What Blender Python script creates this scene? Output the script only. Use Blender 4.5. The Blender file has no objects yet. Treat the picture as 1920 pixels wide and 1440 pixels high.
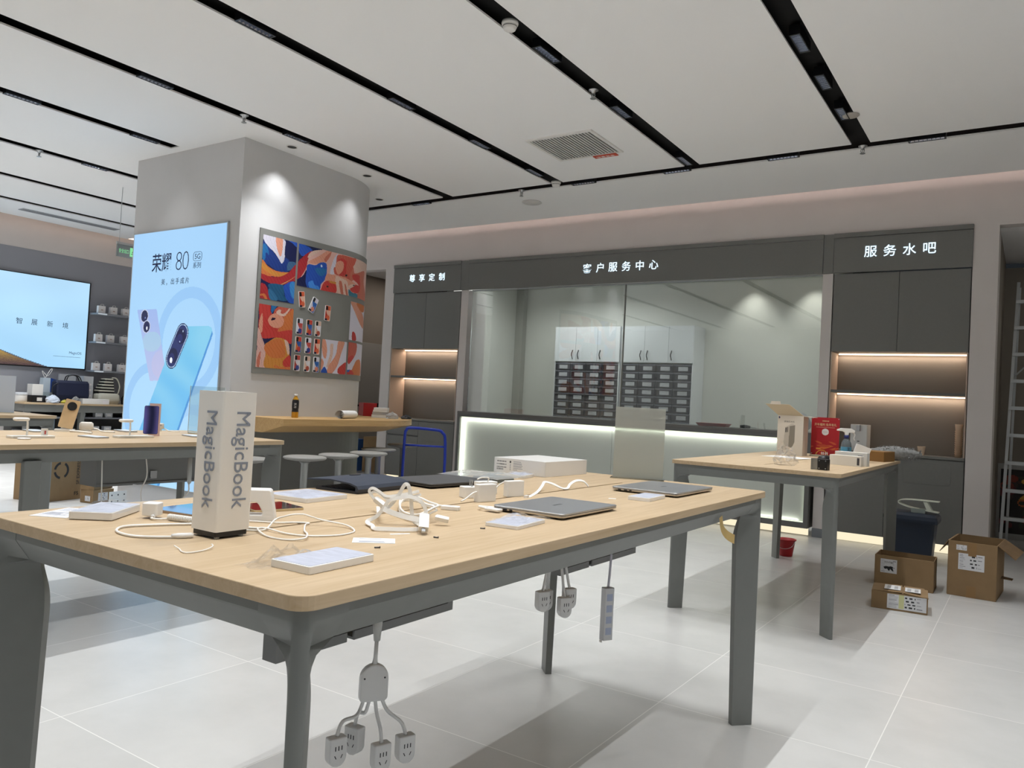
import bpy, bmesh, math, random
import numpy as np
from mathutils import Vector, Matrix
PI = math.pi
rnd = random.Random(7)
SC = bpy.context.scene
COL = SC.collection

# ------------------------------------------------------------------ camera
cam_d = bpy.data.cameras.new('camera')
cam_d.sensor_width = 36.0
cam_d.lens = 27.467
cam_d.clip_start = 0.02
cam_d.clip_end = 80
cam = bpy.data.objects.new('camera', cam_d)
COL.objects.link(cam)
yaw, pitch, roll = -0.588398768, 0.0242166951, 0.0526204857
cw, sw = math.cos(yaw), math.sin(yaw)
fwd = Vector((sw * math.cos(pitch), cw * math.cos(pitch), math.sin(pitch)))
rt0 = Vector((cw, -sw, 0))
up0 = rt0.cross(fwd)
rt = rt0 * math.cos(roll) + up0 * math.sin(roll)
up = -rt0 * math.sin(roll) + up0 * math.cos(roll)
mw = Matrix((rt, up, -fwd)).transposed().to_4x4()
mw.translation = Vector((0, 0, 1.2))
cam.matrix_world = mw
SC.camera = cam

# ------------------------------------------------------------------ world, exposure
w = bpy.data.worlds.new('world'); SC.world = w
w.use_nodes = True
w.node_tree.nodes['Background'].inputs[0].default_value = (0.6, 0.7, 0.8, 1)
w.node_tree.nodes['Background'].inputs[1].default_value = 0.02
vs = SC.view_settings
vs.view_transform = 'Standard'; vs.look = 'None'; vs.gamma = 1.0; vs.use_curve_mapping = False
vs.exposure = EXPOSURE = 0.10
cy = SC.cycles
cy.use_denoising = True
cy.max_bounces = 8; cy.diffuse_bounces = 4; cy.glossy_bounces = 4
cy.transmission_bounces = 8; cy.transparent_max_bounces = 16
cy.sample_clamp_indirect = 6.0
cy.caustics_reflective = False; cy.caustics_refractive = False

# ------------------------------------------------------------------ lights of the room
LAMP_COL = (0.955, 0.978, 1.0)
def area_light(name, loc, sx, sy, power, col=LAMP_COL, spread=PI, rot=(0, 0, 0), parent=None):
    d = bpy.data.lights.new(name, 'AREA')
    d.shape = 'RECTANGLE'; d.size = sx; d.size_y = sy; d.energy = power; d.color = col; d.spread = spread
    o = bpy.data.objects.new(name, d); COL.objects.link(o)
    o.location = loc; o.rotation_euler = rot
    if parent: o.parent = parent
    return o
def spot_light(name, loc, power, ang, blend=0.4, rot=(0, 0, 0), col=LAMP_COL, r=0.02, parent=None):
    d = bpy.data.lights.new(name, 'SPOT')
    d.energy = power; d.spot_size = ang; d.spot_blend = blend; d.color = col; d.shadow_soft_size = r
    o = bpy.data.objects.new(name, d); COL.objects.link(o)
    o.location = loc; o.rotation_euler = rot
    if parent: o.parent = parent
    return o
SLOT_X = [-11.1, -9.83, -8.43, -6.985, -5.61, -4.17, -2.71, -1.25, 0.21, 1.67]
LAMP_W = 6.6
SPREAD = math.radians(86)
# lamps further back in the same ceiling slots, behind and beside the camera
for x in SLOT_X:
    for y in ((-2.9, -1.7, -0.5, 0.7, 1.9) if x < -1.5 else (-2.9, -1.7, -0.5, 0.7, 1.9, 3.1)):
        if x > 0.1 and y > 3: continue
        area_light('ceiling_lamp_light', (x, y, 3.49), 0.015, 0.27, LAMP_W * (0.3 if y < -0.4 else 1.1), spread=SPREAD)
for x in (0.21, 1.67):
    for y, k in ((3.3, .9), (4.5, .55), (5.7, .3)):
        area_light('ceiling_lamp_light', (x, y, 3.49), 0.015, 0.27, LAMP_W * k, spread=SPREAD)
for x in (-11.1, -9.83, -8.43):
    for y in (3.1, 4.3, 5.5):
        area_light('ceiling_lamp_light', (x, y, 3.49), 0.015, 0.27, LAMP_W * 1.8, spread=SPREAD)

# ------------------------------------------------------------------ materials
def lin(c):
    if isinstance(c, str):
        c = c.lstrip('#'); c = [int(c[i:i + 2], 16) / 255 for i in (0, 2, 4)]
    return tuple((v / 12.92 if v <= 0.04045 else ((v + 0.055) / 1.055) ** 2.4) for v in c) + (1,)
MATS = {}
def mat(name, col='#888888', rough=0.5, metal=0.0, spec=0.5, emit=None, es=0.0, var=0.0, scale=8.0, bump=0.0, bscale=60.0, coat=0.0, stretch=None):
    if name in MATS: return MATS[name]
    m = bpy.data.materials.new(name); m.use_nodes = True
    nt = m.node_tree; b = nt.nodes['Principled BSDF']
    b.inputs['Base Color'].default_value = lin(col)
    b.inputs['Roughness'].default_value = rough
    b.inputs['Metallic'].default_value = metal
    b.inputs['Specular IOR Level'].default_value = spec
    b.inputs['Coat Weight'].default_value = coat
    if emit:
        b.inputs['Emission Color'].default_value = lin(emit); b.inputs['Emission Strength'].default_value = es
    if var or bump:
        tc = nt.nodes.new('ShaderNodeTexCoord'); src = tc.outputs['Object']
        if stretch:
            mp = nt.nodes.new('ShaderNodeMapping'); mp.inputs['Scale'].default_value = stretch
            nt.links.new(src, mp.inputs[0]); src = mp.outputs[0]
    if var:
        n = nt.nodes.new('ShaderNodeTexNoise'); n.inputs['Scale'].default_value = scale; n.inputs['Detail'].default_value = 5
        nt.links.new(src, n.inputs['Vector'])
        r = nt.nodes.new('ShaderNodeMapRange'); r.inputs[1].default_value = 0.3; r.inputs[2].default_value = 0.7
        r.inputs[3].default_value = 1 - var; r.inputs[4].default_value = 1 + var
        nt.links.new(n.outputs[0], r.inputs[0])
        mx = nt.nodes.new('ShaderNodeVectorMath'); mx.operation = 'SCALE'
        mx.inputs[0].default_value = lin(col)[:3]
        nt.links.new(r.outputs[0], mx.inputs['Scale']); nt.links.new(mx.outputs[0], b.inputs['Base Color'])
    if bump:
        n2 = nt.nodes.new('ShaderNodeTexNoise'); n2.inputs['Scale'].default_value = bscale; n2.inputs['Detail'].default_value = 4
        nt.links.new(src, n2.inputs['Vector'])
        bp = nt.nodes.new('ShaderNodeBump'); bp.inputs['Strength'].default_value = bump; bp.inputs['Distance'].default_value = 0.01
        nt.links.new(n2.outputs[0], bp.inputs['Height']); nt.links.new(bp.outputs[0], b.inputs['Normal'])
    MATS[name] = m
    return m
def emis(name, col, s):
    if name in MATS: return MATS[name]
    m = bpy.data.materials.new(name); m.use_nodes = True
    nt = m.node_tree; nt.nodes.remove(nt.nodes['Principled BSDF'])
    e = nt.nodes.new('ShaderNodeEmission'); e.inputs[0].default_value = lin(col); e.inputs[1].default_value = s
    nt.links.new(e.outputs[0], nt.nodes['Material Output'].inputs[0])
    MATS[name] = m
    return m
def colour_attr(name, rough=0.45, glow=0.0, coat=0.0):
    """printed surface: pigment stored per face; glow > 0 for backlit screens"""
    if name in MATS: return MATS[name]
    m = bpy.data.materials.new(name); m.use_nodes = True
    nt = m.node_tree; b = nt.nodes['Principled BSDF']
    a = nt.nodes.new('ShaderNodeAttribute'); a.attribute_name = 'Pigment'
    if glow:
        nt.links.new(a.outputs['Color'], b.inputs['Emission Color']); b.inputs['Emission Strength'].default_value = glow
        b.inputs['Base Color'].default_value = (0.03, 0.03, 0.03, 1)
        b.inputs['Specular IOR Level'].default_value = 0.2
    else:
        nt.links.new(a.outputs['Color'], b.inputs['Base Color'])
    b.inputs['Roughness'].default_value = rough; b.inputs['Coat Weight'].default_value = coat
    MATS[name] = m
    return m
def glassy(name, tint='#ffffff', gl=0.12, rough=0.02, haze=0.0, hazecol='#ffffff', fres=1.5, fscale=1.0):
    """thin clear sheet: transparent with fresnel gloss, plus an optional milky share"""
    if name in MATS: return MATS[name]
    m = bpy.data.materials.new(name); m.use_nodes = True
    nt = m.node_tree; nt.nodes.remove(nt.nodes['Principled BSDF'])
    tr = nt.nodes.new('ShaderNodeBsdfTransparent'); tr.inputs[0].default_value = lin(tint)
    g = nt.nodes.new('ShaderNodeBsdfGlossy'); g.inputs['Roughness'].default_value = rough
    fr = nt.nodes.new('ShaderNodeFresnel'); fr.inputs[0].default_value = fres
    ad = nt.nodes.new('ShaderNodeMath'); ad.operation = 'MULTIPLY_ADD'; ad.use_clamp = True
    ad.inputs[1].default_value = fscale; ad.inputs[2].default_value = gl
    nt.links.new(fr.outputs[0], ad.inputs[0])
    mx = nt.nodes.new('ShaderNodeMixShader')
    nt.links.new(ad.outputs[0], mx.inputs[0]); nt.links.new(tr.outputs[0], mx.inputs[1]); nt.links.new(g.outputs[0], mx.inputs[2])
    out = mx.outputs[0]
    if haze:
        df = nt.nodes.new('ShaderNodeBsdfDiffuse'); df.inputs[0].default_value = lin(hazecol)
        tl = nt.nodes.new('ShaderNodeBsdfTranslucent'); tl.inputs[0].default_value = lin(hazecol)
        m2 = nt.nodes.new('ShaderNodeMixShader'); m2.inputs[0].default_value = 0.4
        nt.links.new(df.outputs[0], m2.inputs[1]); nt.links.new(tl.outputs[0], m2.inputs[2])
        m3 = nt.nodes.new('ShaderNodeMixShader'); m3.inputs[0].default_value = haze
        nt.links.new(out, m3.inputs[1]); nt.links.new(m2.outputs[0], m3.inputs[2]); out = m3.outputs[0]
    nt.links.new(out, nt.nodes['Material Output'].inputs[0])
    MATS[name] = m
    return m

# ------------------------------------------------------------------ mesh building
class MB:
    def __init__(s): s.v = []; s.f = []; s.mi = []; s.sm = []
    def add(s, vs, fs, mi=0, sm=False):
        o = len(s.v); s.v += [tuple(p) for p in vs]
        for f in fs: s.f.append([o + i for i in f]); s.mi.append(mi); s.sm.append(sm)
        return s
    def box(s, x0, x1, y0, y1, z0, z1, mi=0):
        v = [(x0, y0, z0), (x1, y0, z0), (x1, y1, z0), (x0, y1, z0), (x0, y0, z1), (x1, y0, z1), (x1, y1, z1), (x0, y1, z1)]
        return s.add(v, [(3, 2, 1, 0), (4, 5, 6, 7), (0, 1, 5, 4), (1, 2, 6, 5), (2, 3, 7, 6), (3, 0, 4, 7)], mi)
    def cbox(s, cx, cy_, z0, w_, d, h, mi=0):
        return s.box(cx - w_ / 2, cx + w_ / 2, cy_ - d / 2, cy_ + d / 2, z0, z0 + h, mi)
    def prism(s, poly, z0, z1, mi=0, sm=False, top=None):
        n = len(poly); t = top or poly
        v = [(p[0], p[1], z0) for p in poly] + [(p[0], p[1], z1) for p in t]
        s.add(v, [tuple(range(n - 1, -1, -1)), tuple(range(n, 2 * n))], mi)
        return s.add(v, [(i, (i + 1) % n, n + (i + 1) % n, n + i) for i in range(n)], mi, sm)
    def loft(s, rings, mi=0, sm=True, caps=True, closed=True):
        n = len(rings[0]); v = [p for r in rings for p in r]; fs = []
        for k in range(len(rings) - 1):
            for i in range(n if closed else n - 1):
                j = (i + 1) % n
                fs.append((k * n + i, k * n + j, (k + 1) * n + j, (k + 1) * n + i))
        s.add(v, fs, mi, sm)
        if caps: s.add(rings[0], [tuple(range(n - 1, -1, -1))], mi); s.add(rings[-1], [tuple(range(n))], mi)
        return s
    def lathe(s, prof, n=24, cx=0, cy_=0, mi=0, sm=True, caps=True):
        return s.loft([[(cx + r * math.cos(2 * PI * i / n), cy_ + r * math.sin(2 * PI * i / n), z) for i in range(n)] for r, z in prof], mi, sm, caps)
    def cyl(s, cx, cy_, z0, z1, r, n=20, mi=0, r2=None): return s.lathe([(r, z0), (r if r2 is None else r2, z1)], n, cx, cy_, mi)
    def tube(s, pts, r, n=8, mi=0, closed=False):
        P = [Vector(p) for p in pts]; m = len(P); rings = []; prev = None
        for i in range(m):
            if closed: t = P[(i + 1) % m] - P[i - 1]
            else: t = P[min(i + 1, m - 1)] - P[max(i - 1, 0)]
            if t.length < 1e-9: t = Vector((0, 0, 1))
            t.normalize()
            if prev is None: a = Vector((0, 0, 1)) if abs(t.z) < 0.9 else Vector((1, 0, 0))
            else: a = prev
            a = (a - t * a.dot(t)); a.normalize(); prev = a; b = t.cross(a)
            rr = r[i] if isinstance(r, (list, tuple)) else r
            rings.append([tuple(P[i] + (a * math.cos(2 * PI * k / n) + b * math.sin(2 * PI * k / n)) * rr) for k in range(n)])
        if closed: rings.append(rings[0])
        return s.loft(rings, mi, True, not closed)
    def ribbon(s, pts, w_, t_, up_=(0, 0, 1), mi=0):
        P = [Vector(p) for p in pts]; m = len(P); rings = []
        for i in range(m):
            t = P[min(i + 1, m - 1)] - P[max(i - 1, 0)]; t.normalize()
            u = Vector(up_); sd = t.cross(u)
            if sd.length < 1e-4: sd = Vector((1, 0, 0))
            sd.normalize(); u = sd.cross(t)
            rings.append([tuple(P[i] + sd * (a * w_ / 2) + u * (b * t_ / 2)) for a, b in ((-1, -1), (1, -1), (1, 1), (-1, 1))])
        return s.loft(rings, mi, False)
    def quad(s, a, b, c, d, mi=0): return s.add([a, b, c, d], [(0, 1, 2, 3)], mi)
    def plate(s, o, x, y, pts, t, mi=0):
        """extruded flat outline: o origin, x/y axes, pts in that plane, t thickness along x cross y"""
        o, x, y = Vector(o), Vector(x), Vector(y); nn = x.cross(y)
        a = [tuple(o + x * p[0] + y * p[1]) for p in pts]; b = [tuple(Vector(q) + nn * t) for q in a]; n = len(pts)
        s.add(a + b, [tuple(range(n - 1, -1, -1)), tuple(range(n, 2 * n))] + [(i, (i + 1) % n, n + (i + 1) % n, n + i) for i in range(n)], mi)
        return s
    def xf(s, M, start=0):
        s.v[start:] = [tuple(M @ Vector(p)) for p in s.v[start:]]
        return s
    def build(s, name, mats, parent=None, loc=None, rz=0, rot=None, bevel=0, seg=2):
        me = bpy.data.meshes.new(name)
        me.from_pydata(s.v, [], s.f)
        if not isinstance(mats, (list, tuple)): mats = [mats]
        for m in mats: me.materials.append(m)
        me.polygons.foreach_set('material_index', s.mi); me.polygons.foreach_set('use_smooth', s.sm)
        bm = bmesh.new(); bm.from_mesh(me)
        bmesh.ops.remove_doubles(bm, verts=bm.verts, dist=1e-6)
        bmesh.ops.recalc_face_normals(bm, faces=bm.faces)
        bm.to_mesh(me); bm.free()
        o = bpy.data.objects.new(name, me); COL.objects.link(o)
        if parent: o.parent = parent
        if loc is not None: o.location = loc
        if rot is not None: o.rotation_euler = rot
        elif rz: o.rotation_euler = (0, 0, rz)
        if bevel:
            b = o.modifiers.new('bevel', 'BEVEL'); b.width = bevel; b.segments = seg; b.limit_method = 'ANGLE'; b.angle_limit = math.radians(40)
        return o
def rrect(w_, d, r, n=4, cx=0, cy_=0):
    p = []
    for sx, sy, a in ((1, -1, -90), (1, 1, 0), (-1, 1, 90), (-1, -1, 180)):
        for i in range(n + 1):
            t = math.radians(a + 90 * i / n)
            p.append((cx + sx * (w_ / 2 - r) + r * math.cos(t), cy_ + sy * (d / 2 - r) + r * math.sin(t)))
    return p
def spline(P, n=8, closed=False):
    P = [Vector(p) for p in P]; m = len(P); out = []
    for i in range(m if closed else m - 1):
        if closed: a, b, c, d = P[i - 1], P[i], P[(i + 1) % m], P[(i + 2) % m]
        else: a, b, c, d = P[max(i - 1, 0)], P[i], P[i + 1], P[min(i + 2, m - 1)]
        for k in range(n):
            t = k / n
            out.append(0.5 * ((2 * b) + (c - a) * t + (2 * a - 5 * b + 4 * c - d) * t * t + (3 * b - a - 3 * c + d) * t ** 3))
    if not closed: out.append(P[-1])
    return out
def tag(o, label, cat, group=None, kind=None):
    o['label'] = label; o['category'] = cat
    if group: o['group'] = group
    if kind: o['kind'] = kind
    return o
def thing(name, label, cat, loc=(0, 0, 0), rz=0, group=None):
    o = bpy.data.objects.new(name, None); COL.objects.link(o)
    o.location = loc; o.rotation_euler = (0, 0, rz); o.empty_display_size = 0.05
    return tag(o, label, cat, group)
def dup(root, loc, rz=None, label=None):
    def cp(o, par):
        c = o.copy(); COL.objects.link(c)
        if par: c.parent = par
        for ch in list(o.children): cp(ch, c)
        return c
    r = cp(root, None); r.location = loc
    if rz is not None: r.rotation_euler = (0, 0, rz)
    if label: r['label'] = label
    return r
def struct(name, mb, m, bevel=0):
    o = mb.build(name, m, bevel=bevel); o['kind'] = 'structure'; return o
def text(name, s, size, o, x, y, m, parent=None, ext=0.001, bold=0.0, sp=1.0, fit=None, shear=0):
    """lettering as real geometry; o is its centre, x reading direction, y the letters' up"""
    cu = bpy.data.curves.new('lettering', 'FONT'); cu.body = s; cu.size = size; cu.extrude = ext; cu.offset = bold
    cu.space_character = sp; cu.shear = shear; cu.resolution_u = 3
    t = bpy.data.objects.new('lettering', cu); COL.objects.link(t)
    dg = bpy.context.evaluated_depsgraph_get(); dg.update()
    me = bpy.data.meshes.new_from_object(t.evaluated_get(dg))
    bpy.data.objects.remove(t); bpy.data.curves.remove(cu)
    n = len(me.vertices); co = np.empty(n * 3, np.float32); me.vertices.foreach_get('co', co); co = co.reshape(-1, 3)
    lo, hi = co.min(0), co.max(0); c = (lo + hi) / 2
    k = (1.0, 1.0)
    if fit: k = (fit[0] / max(hi[0] - lo[0], 1e-6), (fit[1] / max(hi[1] - lo[1], 1e-6)) if fit[1] else fit[0] / max(hi[0] - lo[0], 1e-6))
    X, Y = Vector(x).normalized(), Vector(y).normalized(); Z = X.cross(Y); O = Vector(o)
    A = np.array([X, Y, Z]); co2 = np.stack([(co[:, 0] - c[0]) * k[0], (co[:, 1] - c[1]) * k[1], co[:, 2] - c[2] + ext], 1) @ A + np.array(O)
    me.vertices.foreach_set('co', co2.astype(np.float32).ravel()); me.update()
    me.materials.clear(); me.materials.append(m)
    ob = bpy.data.objects.new(name, me); COL.objects.link(ob)
    if parent: ob.parent = parent
    return ob
def chars(s, size, o, step, x, y, m, parent, ext=0.001, bold=0.0, nm='character'):
    X = Vector(x); n = len(s)
    for i, ch in enumerate(s):
        p = Vector(o) + X * (step * (i - (n - 1) / 2))
        if ch in '，,': p = p - Vector(y) * size * .38 - X * size * .25
        text(nm, ch, size, p, x, y, m, parent, ext, bold)
# printed sheets -----------------------------------------------------------
def inpoly(U, V, poly):
    r = np.zeros(U.shape, bool); n = len(poly); j = n - 1
    for i in range(n):
        xi, yi = poly[i]; xj, yj = poly[j]
        if yi != yj: r ^= ((yi > V) != (yj > V)) & (U < (xj - xi) * (V - yi) / (yj - yi) + xi)
        j = i
    return r
def smoothpoly(p, n=5): return [(q.x, q.y) for q in spline([(a, b, 0) for a, b in p], n, True)]
def inell(U, V, cx, cy_, a, b, ang=0):
    c, s_ = math.cos(ang), math.sin(ang); dx, dy = U - cx, V - cy_
    return ((dx * c + dy * s_) / a) ** 2 + ((-dx * s_ + dy * c) / b) ** 2 < 1
def sheet(name, u0, u1, v0, v1, nx, ny, mapf, paint, m, parent=None):
    """finely gridded sheet; paint(U,V,RGB) fills the pigment of each cell"""
    us, vs_ = np.linspace(u0, u1, nx + 1), np.linspace(v0, v1, ny + 1)
    verts = [mapf(u, v) for v in vs_ for u in us]
    idx = np.arange((nx + 1) * (ny + 1)).reshape(ny + 1, nx + 1)
    faces = np.stack([idx[:-1, :-1], idx[:-1, 1:], idx[1:, 1:], idx[1:, :-1]], -1).reshape(-1, 4)
    U, V = np.meshgrid((us[:-1] + us[1:]) / 2, (vs_[:-1] + vs_[1:]) / 2)
    RGB = np.ones(U.shape + (3,)); paint(U, V, RGB)
    me = bpy.data.meshes.new(name); me.from_pydata(verts, [], faces.tolist()); me.materials.append(m)
    L = np.where(RGB <= 0.04045, RGB / 12.92, ((RGB + 0.055) / 1.055) ** 2.4).reshape(-1, 3)
    L = np.concatenate([L, np.ones((len(L), 1))], 1)
    at = me.color_attributes.new('Pigment', 'FLOAT_COLOR', 'CORNER')
    at.data.foreach_set('color', np.repeat(L, 4, 0).astype(np.float32).ravel())
    o = bpy.data.objects.new(name, me); COL.objects.link(o)
    if parent: o.parent = parent
    return o
def hx(c): c = c.lstrip('#'); return np.array([int(c[i:i + 2], 16) / 255 for i in (0, 2, 4)])

# ------------------------------------------------------------------ base materials
m_wall = mat('warm_plaster', '#d6d0cd', 0.8, var=0.02, scale=3)
m_ceil = mat('ceiling_paint', '#fafafa', 0.85)
m_black = mat('slot_black', '#06070c', 0.6)
m_void = mat('void_black', '#020203', 0.9)
m_fascia = mat('grey_laminate', '#757572', 0.42, var=0.02, scale=40)
m_fascia2 = mat('grey_laminate_dark', '#666664', 0.5)
m_pillar = mat('pillar_paint', '#d3d2d2', 0.7, var=0.015, scale=4)
m_metal = mat('table_grey', '#727471', 0.42, var=0.02, scale=30)
m_white = mat('white_plastic', '#eceae6', 0.35)
m_paper = mat('white_paper', '#efeeec', 0.7)
m_dark = mat('black_plastic', '#141518', 0.4)
m_card = mat('cardboard', '#8b7150', 0.85, var=0.06, scale=12)
m_cardd = mat('cardboard_inside', '#735a3c', 0.9, var=0.06, scale=12)
m_steel = mat('brushed_steel', '#b9bbbd', 0.3, 1.0)
m_silver = mat('anodised_silver', '#b4b6b9', 0.36, 0.85)
m_alu = mat('aluminium', '#c3c6c8', 0.42, 0.7)
m_red = mat('red_plastic', '#b3141f', 0.4)
m_ink = mat('print_ink', '#33363c', 0.7)
m_clear = glassy('clear_film', '#ffffff', 0.01, 0.18, haze=0.03, fscale=0.35)
m_acryl = glassy('clear_acrylic', '#f2f6f5', 0.02, 0.03, haze=0.02)
m_frost = glassy('milky_acrylic', '#e6e9e5', 0.02, 0.25, haze=0.45, hazecol='#eef0ea')
m_glass = glassy('shop_glass', '#eef1ee', 0.045, 0.006, haze=0.02, hazecol='#cfd4cc', fscale=1.35)
m_ledw = emis('led_warm', '#ffdcb8', 6.0)
m_ledy = emis('led_kick', '#fff1cf', 0.95)
m_ledg = emis('led_counter', '#eef8dc', 1.3)
m_cove = emis('led_cove', '#ffe6dc', 7.0)

# floor: 0.8 m stone-look tiles with pale joints
def floor_mat():
    m = bpy.data.materials.new('floor_tiles'); m.use_nodes = True
    nt = m.node_tree; b = nt.nodes['Principled BSDF']; N = nt.nodes.new; Lk = nt.links.new
    tc = N('ShaderNodeTexCoord'); sp = N('ShaderNodeSeparateXYZ'); Lk(tc.outputs['Object'], sp.inputs[0])
    def fr(sock, off):
        a = N('ShaderNodeMath'); a.operation = 'ADD'; a.inputs[1].default_value = off; Lk(sock, a.inputs[0])
        d = N('ShaderNodeMath'); d.operation = 'DIVIDE'; d.inputs[1].default_value = 0.8; Lk(a.outputs[0], d.inputs[0])
        f = N('ShaderNodeMath'); f.operation = 'FRACT'; Lk(d.outputs[0], f.inputs[0])
        g = N('ShaderNodeMath'); g.operation = 'PINGPONG'; g.inputs[1].default_value = 0.5; Lk(f.outputs[0], g.inputs[0])
        l = N('ShaderNodeMath'); l.operation = 'LESS_THAN'; l.inputs[1].default_value = 0.0023; Lk(g.outputs[0], l.inputs[0])
        fl = N('ShaderNodeMath'); fl.operation = 'FLOOR'; Lk(d.outputs[0], fl.inputs[0])
        return l.outputs[0], fl.outputs[0]
    jx, ix = fr(sp.outputs[0], 80.444); jy, iy = fr(sp.outputs[1], 76.917)
    mxj = N('ShaderNodeMath'); mxj.operation = 'MAXIMUM'; Lk(jx, mxj.inputs[0]); Lk(jy, mxj.inputs[1])
    cb = N('ShaderNodeCombineXYZ'); Lk(ix, cb.inputs[0]); Lk(iy, cb.inputs[1])
    wn = N('ShaderNodeTexWhiteNoise'); Lk(cb.outputs[0], wn.inputs['Vector'])
    ad = N('ShaderNodeVectorMath'); ad.operation = 'MULTIPLY_ADD'; Lk(wn.outputs['Color'], ad.inputs[0]); ad.inputs[1].default_value = (9, 9, 9); Lk(tc.outputs['Object'], ad.inputs[2])
    n1 = N('ShaderNodeTexNoise'); n1.inputs['Scale'].default_value = 2.2; n1.inputs['Detail'].default_value = 8; n1.inputs['Roughness'].default_value = 0.6; Lk(ad.outputs[0], n1.inputs['Vector'])
    r = N('ShaderNodeValToRGB'); r.color_ramp.elements[0].position = 0.3; r.color_ramp.elements[1].position = 0.75
    r.color_ramp.elements[0].color = lin('#bfbebb'); r.color_ramp.elements[1].color = lin('#cccbc8'); Lk(n1.outputs[0], r.inputs[0])
    mx = N('ShaderNodeMix'); mx.data_type = 'RGBA'; Lk(mxj.outputs[0], mx.inputs['Factor']); Lk(r.outputs[0], mx.inputs[6]); mx.inputs[7].default_value = lin('#e2e1dc')
    Lk(mx.outputs[2], b.inputs['Base Color'])
    b.inputs['Roughness'].default_value = 0.27; b.inputs['Specular IOR Level'].default_value = 0.5
    return m
m_floor = floor_mat()
# pale oak
def wood_mat(name, c0, c1, axis):
    m = bpy.data.materials.new(name); m.use_nodes = True
    nt = m.node_tree; b = nt.nodes['Principled BSDF']; N = nt.nodes.new; Lk = nt.links.new
    tc = N('ShaderNodeTexCoord'); mp = N('ShaderNodeMapping')
    mp.inputs['Scale'].default_value = (26, 1.3, 26) if axis == 'y' else (1.3, 26, 26)
    Lk(tc.outputs['Object'], mp.inputs[0])
    n = N('ShaderNodeTexNoise'); n.inputs['Scale'].default_value = 1.6; n.inputs['Detail'].default_value = 7; n.inputs['Roughness'].default_value = 0.62; n.inputs['Distortion'].default_value = 0.9
    Lk(mp.outputs[0], n.inputs['Vector'])
    r = N('ShaderNodeValToRGB'); r.color_ramp.elements[0].position = 0.32; r.color_ramp.elements[1].position = 0.72
    r.color_ramp.elements[0].color = lin(c0); r.color_ramp.elements[1].color = lin(c1); Lk(n.outputs[0], r.inputs[0])
    Lk(r.outputs[0], b.inputs['Base Color']); b.inputs['Roughness'].default_value = 0.48; b.inputs['Specular IOR Level'].default_value = 0.35
    return m
m_oak = wood_mat('pale_oak', '#b89f7d', '#cab394', 'y')
m_oak2 = wood_mat('bar_oak', '#b8935f', '#cba876', 'y')

# ------------------------------------------------------------------ room shell
XL, XR, YB, YF = -12.35, 3.2, 8.38, -4.0
ZC = 3.5
struct('floor', MB().box(XL - 0.3, XR + 0.2, YF - 0.2, 14.2, -0.1, 0.0), m_floor)
c = MB(); hw = 0.073
xs = [-12.15] + SLOT_X + [XR]
for i in range(len(xs) - 1):
    a = xs[i] + (hw if i else 0); b_ = xs[i + 1] - (hw if i < len(xs) - 2 else 0)
    c.box(a, b_, YF, 6.89, ZC, ZC + 0.012)
c.box(-6.985 - hw, -6.985 + hw, 4.38, 6.89, ZC, ZC + 0.012)
c.box(-12.15, XR, 7.03, 8.17, ZC, ZC + 0.012)
struct('ceiling', c, m_ceil)
struct('trim_1', MB().box(-12.15, XR, YF, 7.3, ZC + 0.07, ZC + 0.09), m_void)          # black lining above the slots
c = MB().box(XL - 0.1, XR + 0.1, 7.3, 8.5, ZC + 0.25, ZC + 0.3).box(XL - 0.1, -12.15, YF, 7.3, ZC + 0.25, ZC + 0.3)
struct('trim_2', c, m_wall)                                                             # cove roof
c = MB().box(XL, XR, 8.09, 8.11, ZC + 0.013, ZC + 0.032)
o = struct('trim_3', c, m_cove)
o = struct('trim_4', MB().box(-12.19, -12.17, 0, 8.1, ZC + 0.013, ZC + 0.032), emis('led_cove_left', '#ffdcc4', 3.0))
struct('wall_left', MB().box(XL - 0.12, XL, YF, 8.5, 0, ZC + 0.3), m_wall)
m_wall2 = mat('white_plaster', '#f4f3f1', 0.85)
struct('wall_front', MB().box(XL, XR, YF - 0.12, YF, 0, ZC + 0.3), m_wall2)
struct('wall_right', MB().box(XR, XR + 0.12, YF, 14, 0, ZC + 0.3), m_wall2)
c = MB()
c.box(XL, XR, YB, YB + 0.14, 3.09, ZC + 0.3)                 # band above the joinery
c.box(XL, -9.3, YB, YB + 0.14, 0, 3.09)                      # far left
c.box(-9.3, -7.9, YB, YB + 0.14, 3.05, 3.09)
c.box(-7.9, -7.72, YB, YB + 0.5, 0, 3.09)                    # pier beside the passage
c.box(-6.49, -6.37, YB, YB + 0.42, 0, 2.69)
c.box(-1.83, -1.73, YB, YB + 0.42, 0.09, 2.69)
c.box(-0.505, -0.30, YB, YB + 0.42, 0, 3.09)
c.box(-0.30, 1.2, YB, YB + 0.14, 3.07, 3.09)
c.box(1.2, XR, YB, YB + 0.14, 0, 3.09)
struct('wall_back', c, m_wall)
struct('baseboard_back', MB().box(-1.832, -1.728, YB - 0.004, YB + 0.1, 0, 0.088), mat('plinth_grey', '#7d8187', 0.5))
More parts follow.
